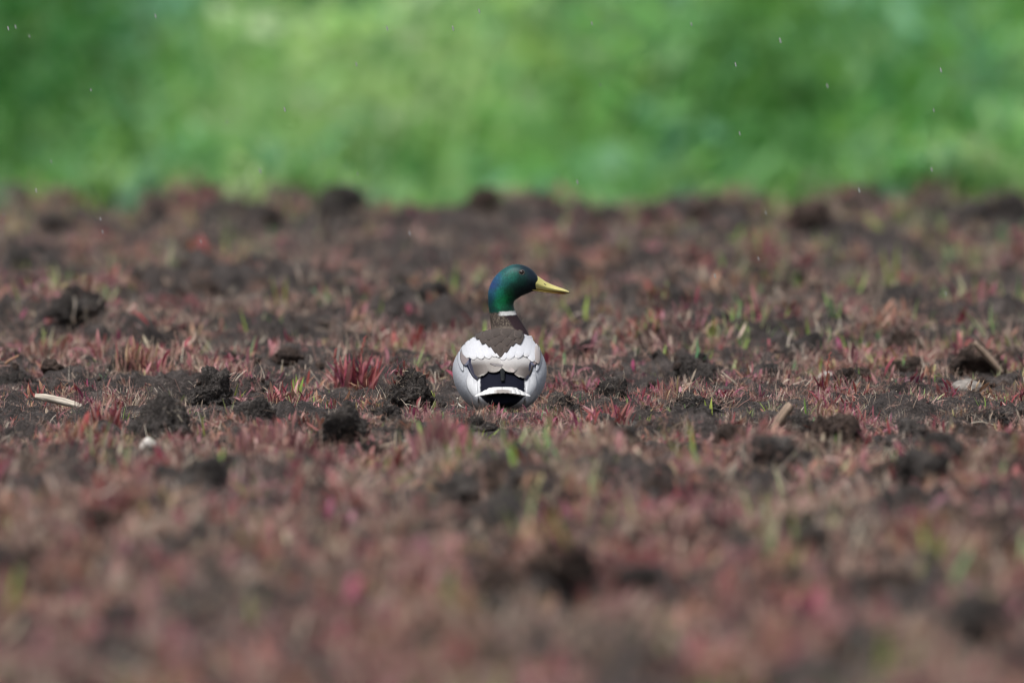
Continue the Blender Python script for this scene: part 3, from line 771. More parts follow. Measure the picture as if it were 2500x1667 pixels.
red_src = []
for k, tone in enumerate([0, 0, 1, 1, 2, 2, 2, 1, 5, 3]):
    V, F, C = sprig(900 + k, tone, 15 if tone != 5 else 8); red_src.append(mesh_from('sprig', V, F, M_LEAF, C))
def pick_red(x, y, g):
    t = patch(x, y, 0.075, 0.35, 40) + 0.12 * g.normal(size=len(x))
    a = np.where(t > 0.18, g.integers(0, 2, len(x)), np.where(t > -0.22, g.integers(4, 7, len(x)), g.integers(2, 4, len(x))))
    return np.where(patch(x, y, .06, .3, 90) + .1 * g.normal(size=len(x)) > 0.33, 8, np.where(g.random(len(x)) < 0.1, g.integers(7, 10, len(x)), a))
scatter_cover('red_weed_cover', 46000, red_src, lambda x, y: np.clip(0.40 + 1.9 * patch(x, y, 0.11, 0.42, 3), 0.03, 1) * (1 - 0.30 * smooth(0.5, 4, y)),
              'low red and russet weeds spread over the whole field', 'weeds', 21, 0.36, 1.3, pick=pick_red)
fine_src = []
for k in range(6):
    V, F, C = sprig(1700 + k, (1, 2, 2, 1, 0, 5)[k], 12, 0.020, 0.022); fine_src.append(mesh_from('sprig', V, F, M_LEAF, C))
scatter_cover('fine_weed_cover', 9000, fine_src, lambda x, y: np.clip(0.40 + 1.5 * patch(x, y, 0.10, 0.4, 3), 0.05, 1), 'fine pinkish brown stems and tiny leaves matted on the soil around the duck', 'weeds', 27, 0.5, 1.3, leave=0.12, y0=-2.2, y1=2.2)
th_src = []
for k in range(8):
    V, F, C = thatch(950 + k); C = C * (1.0 if k < 5 else 1.35); th_src.append(mesh_from('thatch', V, F, M_STRAW, C))
scatter_cover('dry_thatch', 36000, th_src, lambda x, y: np.clip(0.42 + 1.5 * patch(x, y, 0.16, 0.5, 11), 0.05, 1),
              'thin mat of dead brown roots and straw on the soil', 'thatch', 22, 0.5, 1.3, leave=0.25, sink=0.001,
              pick=lambda x, y, g: np.where(patch(x, y, .13, .5, 71) + .25 * g.normal(size=len(x)) > .22, g.integers(5, 8, len(x)), g.integers(0, 5, len(x))))
gr_src = []
for k, tone in enumerate([0, 2, 3, 3, 6, 6, 3, 6]):
    V, F, C = grass(980 + k, tone, 4 + k % 3); gr_src.append(mesh_from('grass', V, F, M_LEAF, C))
def green_w(x, y):
    w = np.clip(0.20 + 1.5 * patch(x, y, 0.25, 0.8, 60), 0.06, 1)
    right = smooth(0.15, 0.6, x / ((y + CAM_D) / CAM_D)) * smooth(-0.3, 1.5, y)
    w = w * (1 - 0.45 * smooth(-0.8, -2.5, y))
    return np.clip(w * 0.62 + 0.6 * right * np.clip(0.5 + patch(x, y, .2, .5, 5), 0, 1), 0, 1)
scatter_cover('sparse_grass', 16000, gr_src, green_w, 'thin green and straw coloured grass blades dotted over the field', 'grass', 23, 0.45, 1.2, leave=0.08)
cr_src = []
for k in range(6):
    V, F = clod_verts(1200 + k, 2 if k < 4 else 3, 1.0); V = V * np.array([1, 1, 1.3]); cr_src.append(mesh_from('crumb', V, F, (M_CLOD, M_CLOD2)[k % 2], None, False))
scatter_cover('soil_crumbs', 80000, cr_src, lambda x, y: np.clip(0.5 + 0.9 * patch(x, y, 0.2, 0.4, 23), 0.1, 1) * np.where(np.abs(y) < 2.2, 1, 0.3),
              'loose dark soil crumbs scattered over the field', 'soil', 24, 0.002, 0.011, tilt=0.6, leave=0.5, sink=0.002)
lump_src = []
for k in range(8):
    V, F = clod_verts(1250 + k, 4 if k < 4 else 3, 1.2); lump_src.append(mesh_from('lump', V * np.array([1, 1, 1.15]), F, (M_CLOD, M_CLOD2)[k % 3 == 0]))
scatter_cover('soil_lumps', 4200, lump_src, lambda x, y: np.clip(0.45 + 1.1 * patch(x, y, 0.35, 0.7, 33), 0.08, 1),
              'small dark lumps of soil strewn between the weeds', 'soil', 26, 0.008, 0.030, tilt=0.3, leave=0.1, sink=0.004)
V, F = clod_verts(1300, 2, 0.7); chip = mesh_from('chip', V * np.array([1, 1, .8]), F, M_STONE, None, True)
bits = [chip]
for k in range(4):
    V, F, U = strip(7, 0.55, 0.5 * k, 5, 0.3, 'straw'); V = place(V, 0, 1.35, (0, 0, 0.6)); bits.append(mesh_from('bit', V, F, M_STRAW, tint([(.55, .48, .36), (.42, .32, .22), (.50, .45, .38), (.30, .17, .12)][k], U)))
scatter_cover('straw_bits', 6500, bits, lambda x, y: np.full(len(x), 0.55), 'tiny pale chips and straw bits strewn on the soil', 'litter', 25, 0.0012, 0.0040, tilt=0.5, leave=0.4,
              pick=lambda x, y, g: np.where(g.random(len(x)) < 0.25, 0, g.integers(1, 5, len(x))))

# short cover in the clear strip before the duck (its bottom edge is hidden by small weeds)
g = np.random.default_rng(77); n_ = 260
x = DUCK_X + g.uniform(-0.12, 0.12, n_); y = g.uniform(-0.66, -0.24, n_); z, _ = cover_height(x, y)
s = 0.26 + 0.42 * g.random(n_) ** 2 * np.clip((-y - 0.15) / 0.4, 0.3, 1)
scatter('short_weeds', red_src[:7] + gr_src[:3] + th_src, np.stack([x, y, z], 1), np.stack([g.normal(0, .3, n_), g.normal(0, .3, n_), g.uniform(0, 6.28, n_)], 1), np.stack([s, s, s], 1), g.integers(0, 18, n_),
        'short red and green sprigs at the tail of the duck', 'weeds')

# ------------------------------------------------------------------ the green bank behind the field
TALL = {'mid': [(0.205, 0.45, 0.10), (0.25, 0.51, 0.13), (0.17, 0.39, 0.075), (0.21, 0.45, 0.165)],
        'pale': [(0.44, 0.68, 0.26), (0.52, 0.70, 0.34), (0.38, 0.64, 0.18), (0.54, 0.68, 0.40)],
        'dark': [(0.045, 0.18, 0.028), (0.065, 0.22, 0.042), (0.055, 0.19, 0.05)],
        'blue': [(0.22, 0.50, 0.28), (0.28, 0.56, 0.34), (0.20, 0.46, 0.21)]}
def tall_plant(seed, tone, nb=34, h=0.75, spread=0.16, broad=False):
    r = random.Random(seed); P = []
    for k in range(nb):
        c = r.choice(TALL[tone]); L = h * r.uniform(0.45, 1.0)
        V, F, U = strip(L, r.uniform(0.012, 0.022) if not broad else r.uniform(0.02, 0.03), r.uniform(0.1, 1.1), 5, 0.3, 'blade')
        a, q = r.uniform(0, 6.28), spread * math.sqrt(r.random())
        P.append((place(V, a - math.pi / 2, r.uniform(0, 0.35), (q * math.cos(a), q * math.sin(a), -0.02)), F, tint(c, U, .75, 1.1)))
        if broad:
            for j in range(5):
                L2 = r.uniform(0.07, 0.15); V2, F2, U2 = strip(L2, L2 * 0.5, r.uniform(0, .9), 3, 0.3, 'leaf')
                P.append((place(V2, r.uniform(0, 6.28), r.uniform(.4, 1.4), (q * math.cos(a) + r.uniform(-.05, .05), q * math.sin(a) + r.uniform(-.05, .05), L * r.uniform(.2, .95))), F2, tint(c, U2)))
    return merged(P)
tp = []
for k, (tone, broad) in enumerate([('mid', 0), ('mid', 1), ('mid', 0), ('pale', 0), ('pale', 1), ('dark', 1), ('dark', 0), ('blue', 0), ('blue', 1)]):
    V, F, C = tall_plant(1500 + k, tone, 34 if not broad else 16, 0.78 if tone != 'dark' else 0.7, 0.17, bool(broad)); tp.append(mesh_from('tall_plant', V, F, M_CROP, C))
g = np.random.default_rng(31); n_ = 5200
y = g.uniform(15.0, 41.0, n_); x = g.uniform(-1, 1, n_) * ((y + CAM_D) / FPX * 1250 + 1.6)
z = land_height(x, y)
u = (x / ((y + CAM_D) / FPX) + 1250)                       # bearing of each plant, in photo columns
v = (CAM_H - z - 0.4) / (y + CAM_D) * FPX + HORIZON        # and its row
sel = g.integers(0, 3, n_)
def blob(cu, cv, ru, rv): return np.exp(-(((u - cu) / ru) ** 2 + ((v - cv) / rv) ** 2))
p_pale = 0.85 * blob(860, 400, 330, 170) + 0.30 * blob(1120, 120, 300, 260) + 0.04 + 0.22 * perlin(x / .5, y / 1.5 + 4)
p_dark = 1.3 * blob(0, 360, 230, 260) + 1.1 * blob(1790, 370, 170, 170) + 0.35 * blob(2080, 340, 80, 90) + 0.5 * blob(240, 250, 80, 260) + 0.12 + 0.25 * perlin(x / .45 + 9, y / 1.6)
p_blue = 0.5 * blob(700, 60, 220, 110) + 0.4 * blob(2300, 380, 60, 240) + 0.3 * blob(1430, 180, 60, 160) + 0.10
rr = g.random(n_)
sel = np.where(rr < p_blue, g.integers(7, 9, n_), sel); rr = g.random(n_)
sel = np.where(rr < p_pale, g.integers(3, 5, n_), sel); rr = g.random(n_)
sel = np.where(rr < p_dark, g.integers(5, 7, n_), sel)
s = g.uniform(0.7, 1.25, n_)
scatter('tall_grass', tp, np.stack([x, y, z], 1), np.stack([g.normal(0, .08, n_), g.normal(0, .08, n_), g.uniform(0, 6.28, n_)], 1), np.stack([s, s, s], 1), sel,
        'tall lush green grass and weeds on the bank behind the field', 'grass')

# longer grass creeping over the rim of the field
g = np.random.default_rng(91); n_ = 420
y = g.uniform(10.4, 13.2, n_); uu = np.where(g.random(n_) < 0.7, g.normal(2260, 120, n_), g.uniform(-200, 2700, n_)); x = (uu - 1250) * (y + CAM_D) / FPX
z = field_height(x, y, False); s = g.uniform(0.10, 0.24, n_)
scatter('rim_grass', tp[:5] + tp[7:], np.stack([x, y, z], 1), np.stack([g.normal(0, .1, n_), g.normal(0, .1, n_), g.uniform(0, 6.28, n_)], 1), np.stack([s, s, s], 1), g.integers(0, 7, n_),
        'loose green grass creeping over the far rim of the field', 'grass')

# ------------------------------------------------------------------ the duck (millimetres, then scaled); x right, y away from the camera, z up
MM = 0.001
def feather_material(name, rough=0.6, spec=0.25, vermic=0.0, sheen=0.0, barbs=0.25, metal=0.0):
    m, n, l, b = new_mat(name)
    at = n.new('ShaderNodeAttribute'); at.attribute_name = 'col'
    tc = n.new('ShaderNodeTexCoord')
    nz = n.new('ShaderNodeTexNoise'); nz.inputs['Scale'].default_value = 420; nz.inputs['Detail'].default_value = 5
    mp = n.new('ShaderNodeMapping'); mp.inputs['Scale'].default_value = (1, 0.35, 0.6)
    l.new(tc.outputs['Object'], mp.inputs[0]); l.new(mp.outputs[0], nz.inputs['Vector'])
    mr = n.new('ShaderNodeMapRange'); mr.inputs['From Min'].default_value = 0.3; mr.inputs['From Max'].default_value = 0.7
    mr.inputs['To Min'].default_value = 1 - barbs * 0.5; mr.inputs['To Max'].default_value = 1 + barbs * 0.35; l.new(nz.outputs[0], mr.inputs['Value'])
    mu = n.new('ShaderNodeVectorMath'); mu.operation = 'SCALE'; l.new(at.outputs['Color'], mu.inputs[0]); l.new(mr.outputs[0], mu.inputs['Scale'])
    last = mu.outputs[0]
    if vermic:
        wv = n.new('ShaderNodeTexWave'); wv.bands_direction = 'Z'; wv.inputs['Scale'].default_value = 260; wv.inputs['Distortion'].default_value = 9; wv.inputs['Detail'].default_value = 3
        l.new(tc.outputs['Object'], wv.inputs['Vector'])
        m2 = n.new('ShaderNodeMapRange'); m2.inputs['To Min'].default_value = 1 - vermic; m2.inputs['To Max'].default_value = 1 + vermic * 0.4; l.new(wv.outputs['Fac'], m2.inputs['Value'])
        mu2 = n.new('ShaderNodeVectorMath'); mu2.operation = 'SCALE'; l.new(last, mu2.inputs[0]); l.new(m2.outputs[0], mu2.inputs['Scale']); last = mu2.outputs[0]
    l.new(last, b.inputs['Base Color'])
    b.inputs['Roughness'].default_value = rough; b.inputs['Specular IOR Level'].default_value = spec; b.inputs['Metallic'].default_value = metal
    b.inputs['Sheen Weight'].default_value = sheen; b.inputs['Sheen Roughness'].default_value = 0.5
    bp = n.new('ShaderNodeBump'); bp.inputs['Strength'].default_value = 0.35; bp.inputs['Distance'].default_value = 0.0008
    l.new(nz.outputs[0], bp.inputs['Height']); l.new(bp.outputs[0], b.inputs['Normal'])
    return m
M_BODY = feather_material('body_plumage', 0.7, 0.10, 0.10, 0.0)
M_FEATHER = feather_material('feather', 0.65, 0.15, 0.0, 0.0, 0.14)
M_HEAD = feather_material('head_plumage', 0.5, 0.28, 0.0, 0.0, 0.5, 0.15)

def lerp_rows(rows, n):
    rows = np.array(rows, float); t = np.linspace(0, len(rows) - 1, n); out = []
    for q in t:                                        # Catmull-Rom
        i = min(int(q), len(rows) - 2); f = q - i
        a, b_, c, d_ = rows[max(i - 1, 0)], rows[i], rows[i + 1], rows[min(i + 2, len(rows) - 1)]
        out.append(0.5 * (2 * b_ + (c - a) * f + (2 * a - 5 * b_ + 4 * c - d_) * f * f + (3 * b_ - a - 3 * c + d_) * f ** 3))
    return np.array(out)

def loft(rings):
    nr = len(rings[0]); V = np.concatenate(rings); F = []
    for i in range(len(rings) - 1):
        for j in range(nr): F.append((i * nr + j, i * nr + (j + 1) % nr, (i + 1) * nr + (j + 1) % nr, (i + 1) * nr + j))
    F += [tuple(range(nr))[::-1], tuple((len(rings) - 1) * nr + j for j in range(nr))]
    return V, F

# body: y, centre x, half width, top z, bottom z, z of the widest level
BODY = lerp_rows([(-172, 4, 14, 27, 15, 21), (-160, 4, 25, 32, 10, 22), (-142, 4, 33, 42, 7, 24), (-118, 3.5, 44, 57, 3, 30), (-90, 2, 57, 73, -2, 42), (-55, 1, 66, 91, -6, 52), (-15, 0, 69, 104, -8, 57),
                  (25, 0, 68.5, 109, -8, 58), (55, 2, 65, 109, -6, 58), (85, 6, 56, 104, 2, 58), (108, 9, 44, 96, 14, 58), (126, 11, 28, 84, 28, 57), (135, 12, 10, 68, 44, 57)], 70)
T = np.linspace(0, 2 * np.pi, 72, endpoint=False)
rings = []
for (y, cx, hw, zt, zb, zw) in BODY:
    c, s = np.cos(T), np.sin(T)
    z = np.where(s > 0, zw + s * (zt - zw), zw + s * (zw - zb))
    rings.append(np.stack([cx + hw * np.sign(c) * np.abs(c) ** 0.96, np.full(len(T), y), z], 1))
V1, F1 = loft(rings)
# neck and head: back-edge x, z; front-edge x, z; depth radius; centre y
NECK = lerp_rows([(-8, 84, 50, 70, 34, 62), (-11, 104, 46, 98, 30, 68), (-12.6, 116, 39.5, 113, 25, 74), (-14, 127, 32, 125, 21, 78), (-15, 137, 25, 136, 19, 80), (-17, 149, 20.5, 149, 18, 81), (-17.5, 161, 21.5, 155.5, 18, 81),
                  (-17, 170, 25, 158.5, 18.2, 81), (-13.5, 181, 32, 163, 18.6, 81), (-6.5, 192.5, 40, 166.5, 19, 81), (5, 203, 46, 169, 19, 81), (20, 209.7, 50, 170.5, 18.6, 81), (35, 208.5, 53.5, 171.6, 17, 81), (46, 203, 56, 173.5, 14, 81),
                  (53, 196, 58, 177, 10.5, 81), (57, 190, 59, 182, 6, 81)], 90)
rings = []
for (bx, bz, fx, fz, ry, cy) in NECK:
    C = np.array([(bx + fx) / 2, cy, (bz + fz) / 2]); A = np.array([(bx - fx) / 2, 0, (bz - fz) / 2])
    c, s = np.cos(T), np.sin(T)
    rings.append(C + np.sign(c)[:, None] * (np.abs(c) ** 0.95)[:, None] * A + np.stack([s * 0, s * ry, s * 0], 1))
V2, F2 = loft(rings)
tmp = bpy.data.objects.new('tmp', mesh_from('tmp', np.concatenate([V1, V2]), F1 + [tuple(i + len(V1) for i in f) for f in F2])); COL.objects.link(tmp)
md = tmp.modifiers.new('r', 'REMESH'); md.mode = 'VOXEL'; md.voxel_size = 1.5; md.use_smooth_shade = True
sm = tmp.modifiers.new('s', 'SMOOTH'); sm.factor = 0.5; sm.iterations = 6
dg = bpy.context.evaluated_depsgraph_get()
me = bpy.data.meshes.new_from_object(tmp.evaluated_get(dg)); me.name = 'duck_body'
bpy.data.objects.remove(tmp)
nv = len(me.vertices); co = np.zeros(nv * 3); me.vertices.foreach_get('co', co); co = co.reshape(-1, 3)
BV = BVHTree.FromPolygons([tuple(v) for v in co], [tuple(p.vertices) for p in me.polygons])
nm = np.zeros(nv * 3); me.vertices.foreach_get('normal', nm); nm = nm.reshape(-1, 3)

# plumage colours
x, y, z = co.T
n1 = perlin(x / 9, y / 9, z / 9); n2 = perlin(x / 2.4, y / 4, z / 2.4); n3 = perlin(x / 1.3 + 8, y / 1.3, z / 2.2)
col = np.tile(np.array([0.40, 0.415, 0.45]), (nv, 1))                         # pale grey flanks
def mix(mask, c):
    global col
    mask = np.clip(mask, 0, 1)[:, None]; col = col * (1 - mask) + np.asarray(c) * mask
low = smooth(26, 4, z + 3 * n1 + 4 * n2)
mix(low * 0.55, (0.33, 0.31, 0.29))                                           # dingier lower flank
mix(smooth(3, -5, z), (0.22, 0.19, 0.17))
scal = (np.sin((z + 0.35 * np.abs(x)) * 1.25 + n1 * 3) > 0.55) & (z < 42) & (np.abs(x) > 40)
mix(scal * 0.16, (0.25, 0.26, 0.30))
xx = np.abs(x - 4)
rear = smooth(-88, -104, y)
mix(rear * smooth(52, 44, xx + 1.2 * n2) * smooth(4, 14, z), (0.64, 0.65, 0.67))          # white patch each side of the rump
bw = np.where(z > 25, 32.5, 32.5 * np.sqrt(np.clip((z - 7.5) / 17.5, 0, 1)))
mix(rear * smooth(1.0, -1.0, xx - bw + 0.9 * n2 + smooth(45, 62, z) * 2), (0.006, 0.007, 0.016))  # black rump and undertail
mix(smooth(33, 28, xx) * smooth(-60, -90, y) * smooth(30, 40, z), (0.006, 0.007, 0.016))
# breast and front
mix(smooth(46, 62, y + 3 * n1 + 2 * n2) * smooth(88, 80, z), (0.060, 0.030, 0.030))
neckz = smooth(98, 106, z + 1.5 * n2) * smooth(38, 46, y)
mix(neckz, (0.15, 0.125, 0.105))                                              # grey brown nape
speck = smooth(113, 122, z) * smooth(45, 55, y)
mix(speck, (0.055, 0.042, 0.036)); mix(speck * (n3 > 0.18) * 0.75, (0.20, 0.165, 0.13))
bl = 15 + (125 - z) * 0.68
mix(smooth(-1.5, 2.0, x - bl + 1.6 * n2) * smooth(86, 92, z) * smooth(36, 44, y), (0.034, 0.021, 0.025))
mix(smooth(84, 92, y) * smooth(90, 98, z), (0.034, 0.021, 0.025))
# head: iridescent sheen and its dark cheek painted in as colour, side-view control points
HP = [(-13, 169, .012, .080, .140), (-5, 185, .012, .075, .150), (-11, 179, .022, .040, .160), (10.8, 204, .010, .085, .085), (24, 208, .008, .050, .055), (19.6, 193, .006, .105, .075), (33, 193, .004, .040, .034), (8, 184, .006, .105, .090),
      (0, 169, .002, .140, .085), (0, 152, .002, .140, .060), (7, 157, .002, .165, .045), (12.5, 169, .002, .055, .020), (28, 170, .003, .010, .012), (20, 176, .003, .030, .020), (46, 182, .006, .014, .020), (46, 196, .006, .014, .026),
      (15, 152, .003, .040, .028), (-11, 143, .004, .045, .038), (-16.5, 158, .004, .040, .060), (36, 204, .005, .016, .028), (10, 143, .003, .050, .025), (32, 184, .003, .032, .024), (40, 172, .004, .009, .012)]
w = np.zeros(nv); hc = np.zeros((nv, 3))
for (px, pz, r_, g_, b_) in HP:
    k = np.exp(-((x - px) ** 2 + (z - pz) ** 2) / (2 * 5.0 ** 2)) + 1e-9; w += k; hc += k[:, None] * np.array([r_, g_, b_])
hc /= w[:, None]; hc *= (1 + 0.35 * n2)[:, None]
ringz = 138.0 + 0.05 * x + 0.6 * n3
hm = smooth(ringz + 0.3, ringz + 2.2, z + 0.8 * n2)
col = col * (1 - hm[:, None]) + np.clip(hc, 0.001, 1) * hm[:, None]
rg_ = smooth(3.4, 2.6, np.abs(z - ringz + 0.3)) * (y > 50)
mix(rg_ * np.maximum(smooth(-3.0, 3.0, x + 2 * n2), (y > 84) * 1.0), (0.66, 0.66, 0.65))
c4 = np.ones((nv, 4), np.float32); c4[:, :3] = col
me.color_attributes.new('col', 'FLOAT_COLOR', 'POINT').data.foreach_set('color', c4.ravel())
me.materials.append(M_BODY); me.materials.append(M_HEAD)
ph = np.array([np.mean([hm[i] for i in p.vertices]) > 0.5 for p in me.polygons]); me.polygons.foreach_set('material_index', ph.astype(np.int32))
me.vertices.foreach_set('co', (co * MM).ravel()); me.update()

DUCK = empty('duck', (DUCK_X, 0.0, -0.003))
setp(DUCK, 'drake mallard seen from behind, green head turned to show its yellow bill', 'duck')
add('body', me, DUCK)

def surf(px, pz):
    """point of the plumage met when looking at the bird from behind at (px, pz), with its normal"""
    h = BV.ray_cast(Vector((px, -400, pz)), Vector((0, 1, 0)))
    k = 0
    while h[0] is None and k < 40:                       # just outside the outline: step in towards the middle of the bird
        k += 1; px *= 0.985; pz += (57 - pz) * 0.015; h = BV.ray_cast(Vector((px, -400, pz)), Vector((0, 1, 0)))
    return np.array(h[0]), np.array(h[1])

def feather(name, base, tip, width, colf, lift=(1.0, 2.0), camber=1.2, bend=0.0, blunt=0.5, parent=None, nu=14, nv_=9, root=0.55, skew=0.0, label=None, point=False, xy=False):
    base, tip = np.array(base, float), np.array(tip, float)
    ax = tip - base; L = np.linalg.norm(ax); ax /= L; pe = np.array([-ax[1], ax[0]])
    V, C = [], []
    for i in range(nu + 1):
        u = 1 - (1 - i / nu) ** 1.7
        wv = (root + (1 - root) * math.sin(min(1, u / 0.45) * math.pi / 2)) if u < 0.45 else max(0.02, 1 - ((u - 0.45) / 0.55) ** (2 + 2 * blunt)) ** 0.6
        if point and u >= 0.45: wv = max(0.015, 1 - (u - 0.45) / 0.55) ** 0.75
        cl = base + ax * L * u + pe * bend * math.sin(u * math.pi)
        for j in range(nv_):
            v = -1 + 2 * j / (nv_ - 1)
            q = cl + pe * (v * wv * width * 0.5) + ax * (skew * v * wv * (0.2 + 0.8 * u))
            p, nn = surf(*q)
            nn = nn * 0.6 + np.array([0, -0.5, 0.6]) * 0.4; nn /= np.linalg.norm(nn)
            p = p + nn * (lift[0] + (lift[1] - lift[0]) * u + camber * (1 - v * v))
            V.append(p * MM); C.append(colf(u, v, *q) if xy else colf(u, v))
    F = [(i * nv_ + j, i * nv_ + j + 1, (i + 1) * nv_ + j + 1, (i + 1) * nv_ + j) for i in range(nu) for j in range(nv_ - 1)]
    o = add(name, mesh_from(name, V, F, M_FEATHER, C), parent or DUCK)
    md = o.modifiers.new('thickness', 'SOLIDIFY'); md.thickness = 0.0005; md.offset = -1
    if label: o['label'] = label
    return o

lerp = lambda a, b_, t: tuple(p + (q - p) * t for p, q in zip(a, b_))
def sst(a, b_, t): t = min(1, max(0, (t - a) / (b_ - a))); return t * t * (3 - 2 * t)
WHITE, BROWN, DKB, GREYB, NAVY = (0.60, 0.61, 0.645), (0.088, 0.070, 0.061), (0.054, 0.043, 0.038), (0.33, 0.30, 0.28), (0.013, 0.015, 0.040)
white_f = lambda sh=0.0: (lambda u, v: lerp(tuple(c * (0.90 + 0.10 * u - sh) for c in WHITE), (0.50, 0.49, 0.485), 0.7 * sst(0.75, 1.0, u)))
def brown_f(u, v): return lerp(lerp(BROWN, DKB, u), (0.13, 0.105, 0.092), 0.5 * sst(0.6, 1.0, abs(v)))
def grey_f(u, v): return lerp((0.20, 0.17, 0.165), (0.36, 0.33, 0.31), sst(0.2, 1, u))

# wing: navy panel with the folded flight feathers, mostly under the tertials
def wing_part(side):
    s = side
    w_ = feather('wing', (s * 50, 80), (s * 34 + 2, 47), 16, lambda u, v: lerp(NAVY, (0.06, 0.055, 0.06), sst(.75, 1, u)), (0.8, 1.4), 0.8, s * -3, 0.2)
    feather('covert_feather', (s * 50, 91), (s * 50.5, 66), 13, lambda u, v: lerp((0.24, 0.205, 0.195), (0.20, 0.165, 0.165), u), (1.4, 2.2), 1.0, 0, 0.3, w_)
    feather('covert_feather', (s * 52, 80), (s * 50.8, 69.5), 7, lambda u, v: (0.68, 0.69, 0.70), (1.0, 1.4), .4, 0, .3, w_)
    feather('covert_feather', (s * 50, 78), (s * 48.5, 65.0), 10, lambda u, v: (0.10, 0.105, 0.15), (1.8, 2.2), .5, 0, .3, w_)
    feather('flight_feather', (s * 44, 70), (s * 35 + 3, 46.5), 7, lambda u, v: lerp((0.03, 0.03, 0.05), (0.16, 0.16, 0.18), sst(.6, 1, abs(v))), (1.6, 2.4), .6, 0, .2, w_)
    return w_
wl_, wr_ = wing_part(-1), wing_part(1)

def tertial(side):
    s = side
    def f(u, v):
        o_ = v * s                                        # +1: inner (midline) side, -1: outer
        c = lerp((0.145, 0.122, 0.113), (0.30, 0.275, 0.26), sst(-0.9, 0.95, -o_ * -1 if False else (v * -s)))
        c = lerp(c, (0.085, 0.075, 0.085), sst(0.25, 1.0, v * s) * 0.9)
        return lerp(lerp((0.52, 0.51, 0.50), c, sst(0.25, 0.62, u)), (0.44, 0.415, 0.385), sst(0.92, 1.0, u))
    return f
# tertials: broad brown-grey feathers fanned over the rump, dark outside, pale towards the midline
def tert(top, lo_, hi_):
    def f(u, v, px, pz):
        c = lerp(lo_, hi_, sst(0.0, 0.85, 1 - abs(px - 3) / 42))
        c = lerp(c, (0.53, 0.52, 0.515), max(top, 0.85) * sst(64, 78, pz + (4 if px > 0 else 0)))
        return lerp(c, (0.42, 0.395, 0.365), 0.8 * sst(0.93, 1.0, u))
    return f
T_LO, T_HI = (0.075, 0.062, 0.058), (0.26, 0.235, 0.218)
feather('tertial_feather', (-38, 86), (-25, 50.5), 30, tert(0.3, T_LO, T_HI), (0.3, 2.6), 1.4, 2, 0.9, wl_, root=0.4, xy=True)
feather('tertial_feather', (-24, 88), (1, 58.5), 30, tert(0.5, (0.10, 0.085, 0.08), (0.28, 0.258, 0.24)), (0.6, 3.6), 1.2, 0, 0.6, wl_, root=0.3, xy=True)
feather('tertial_feather', (40, 86), (30, 48.5), 31, tert(0.4, T_LO, T_HI), (0.3, 2.6), 1.4, -2, 0.9, wr_, root=0.4, xy=True)
feather('tertial_feather', (34, 90), (6, 58.5), 32, tert(0.9, (0.11, 0.094, 0.087), (0.33, 0.308, 0.29)), (0.8, 4.2), 1.3, 0, 0.6, wr_, root=0.3, xy=True)
feather('tertial_feather', (10, 63.5), (-13.5, 67), 3.6, lambda u, v: (0.20, 0.185, 0.185), (4.6, 4.6), .4, 1.0, 0.2, wr_)
feather('tertial_feather', (8, 63), (21, 55.5), 6.5, lambda u, v: lerp((0.26, 0.225, 0.21), (0.42, .38, .36), u), (4.0, 4.6), .6, 0, 0.5, wr_)
# white scapulars, laid from the outside in
SCL = [((-50, 97), (-45, 75), 15, .10), ((-45, 101), (-36, 73), 17, .03), ((-36, 105), (-25, 73.5), 18, .0), ((-27, 106), (-14, 74), 17, .0), ((-19, 105), (-5, 76), 15, .02), ((-12, 102), (-1, 75), 10, .0)]
for k, (b_, t_, w_, sh) in enumerate(SCL): feather('scapular_feather', b_, t_, w_ * 1.12, white_f(sh), (2.6 + .38 * k, 2.6 + .38 * k), 0.7, 1, 0.1, wl_, nu=18)
SCR = [((51, 97), (54, 68), 13, .20), ((47, 100), (47.5, 69.5), 16, .0), ((41, 103), (38, 76), 17, .02), ((33, 105), (25, 74), 18, .0), ((24, 106), (12, 72), 18, .0), ((16, 103), (3.5, 71), 15, .0)]
for k, (b_, t_, w_, sh) in enumerate(SCR): feather('scapular_feather', b_, t_, w_ * 1.12, white_f(sh), (2.8 + .38 * k, 2.8 + .38 * k), 0.7, -1, 0.1, wr_, nu=18)
feather('scapular_feather', (53, 92), (54.5, 66), 8, lambda u, v: lerp((0.45, 0.42, 0.41), (0.25, 0.21, 0.20), u), (3.6, 4.4), 0.8, 0, 0.3, wr_)
# brown mantle feathers in rows, upper rows over the lower
MANT = [((1, 92), (1.5, 77.5), 12, 0), ((1, 98), (1.5, 82), 13, 0), ((-5, 98), (-5.5, 83), 12, 0), ((8, 98), (9, 83.5), 12, 0), ((1, 101), (1.5, 85), 13, 0), ((-13, 103), (-14, 91), 13, 0), ((16, 103), (17.5, 92), 13, 0), ((-21, 106), (-23, 94.5), 12, 0), ((25, 105), (27.5, 94), 12, 0),
        ((-6, 106), (-6.5, 92), 14, 0), ((9, 106), (10, 92), 14, 0), ((-27, 108), (-31, 101), 9, 0), ((1, 109), (1.5, 97), 15, 0), ((-14, 109), (-15.5, 99), 14, 0), ((17, 109), (19, 99), 14, 0), ((-5, 111), (-6, 103), 14, 0), ((9, 111), (10, 103), 14, 0), ((24, 108), (27, 101), 10, 0)]
for k, (b_, t_, w_, _) in enumerate(MANT): feather('mantle_feather', b_, (t_[0] * 1.06, t_[1] - 3.0), w_ * 1.35, brown_f, (5.5 + .10 * k, 5.6 + .10 * k), 0.3, 0, 0, nu=14, nv_=7, point=True)
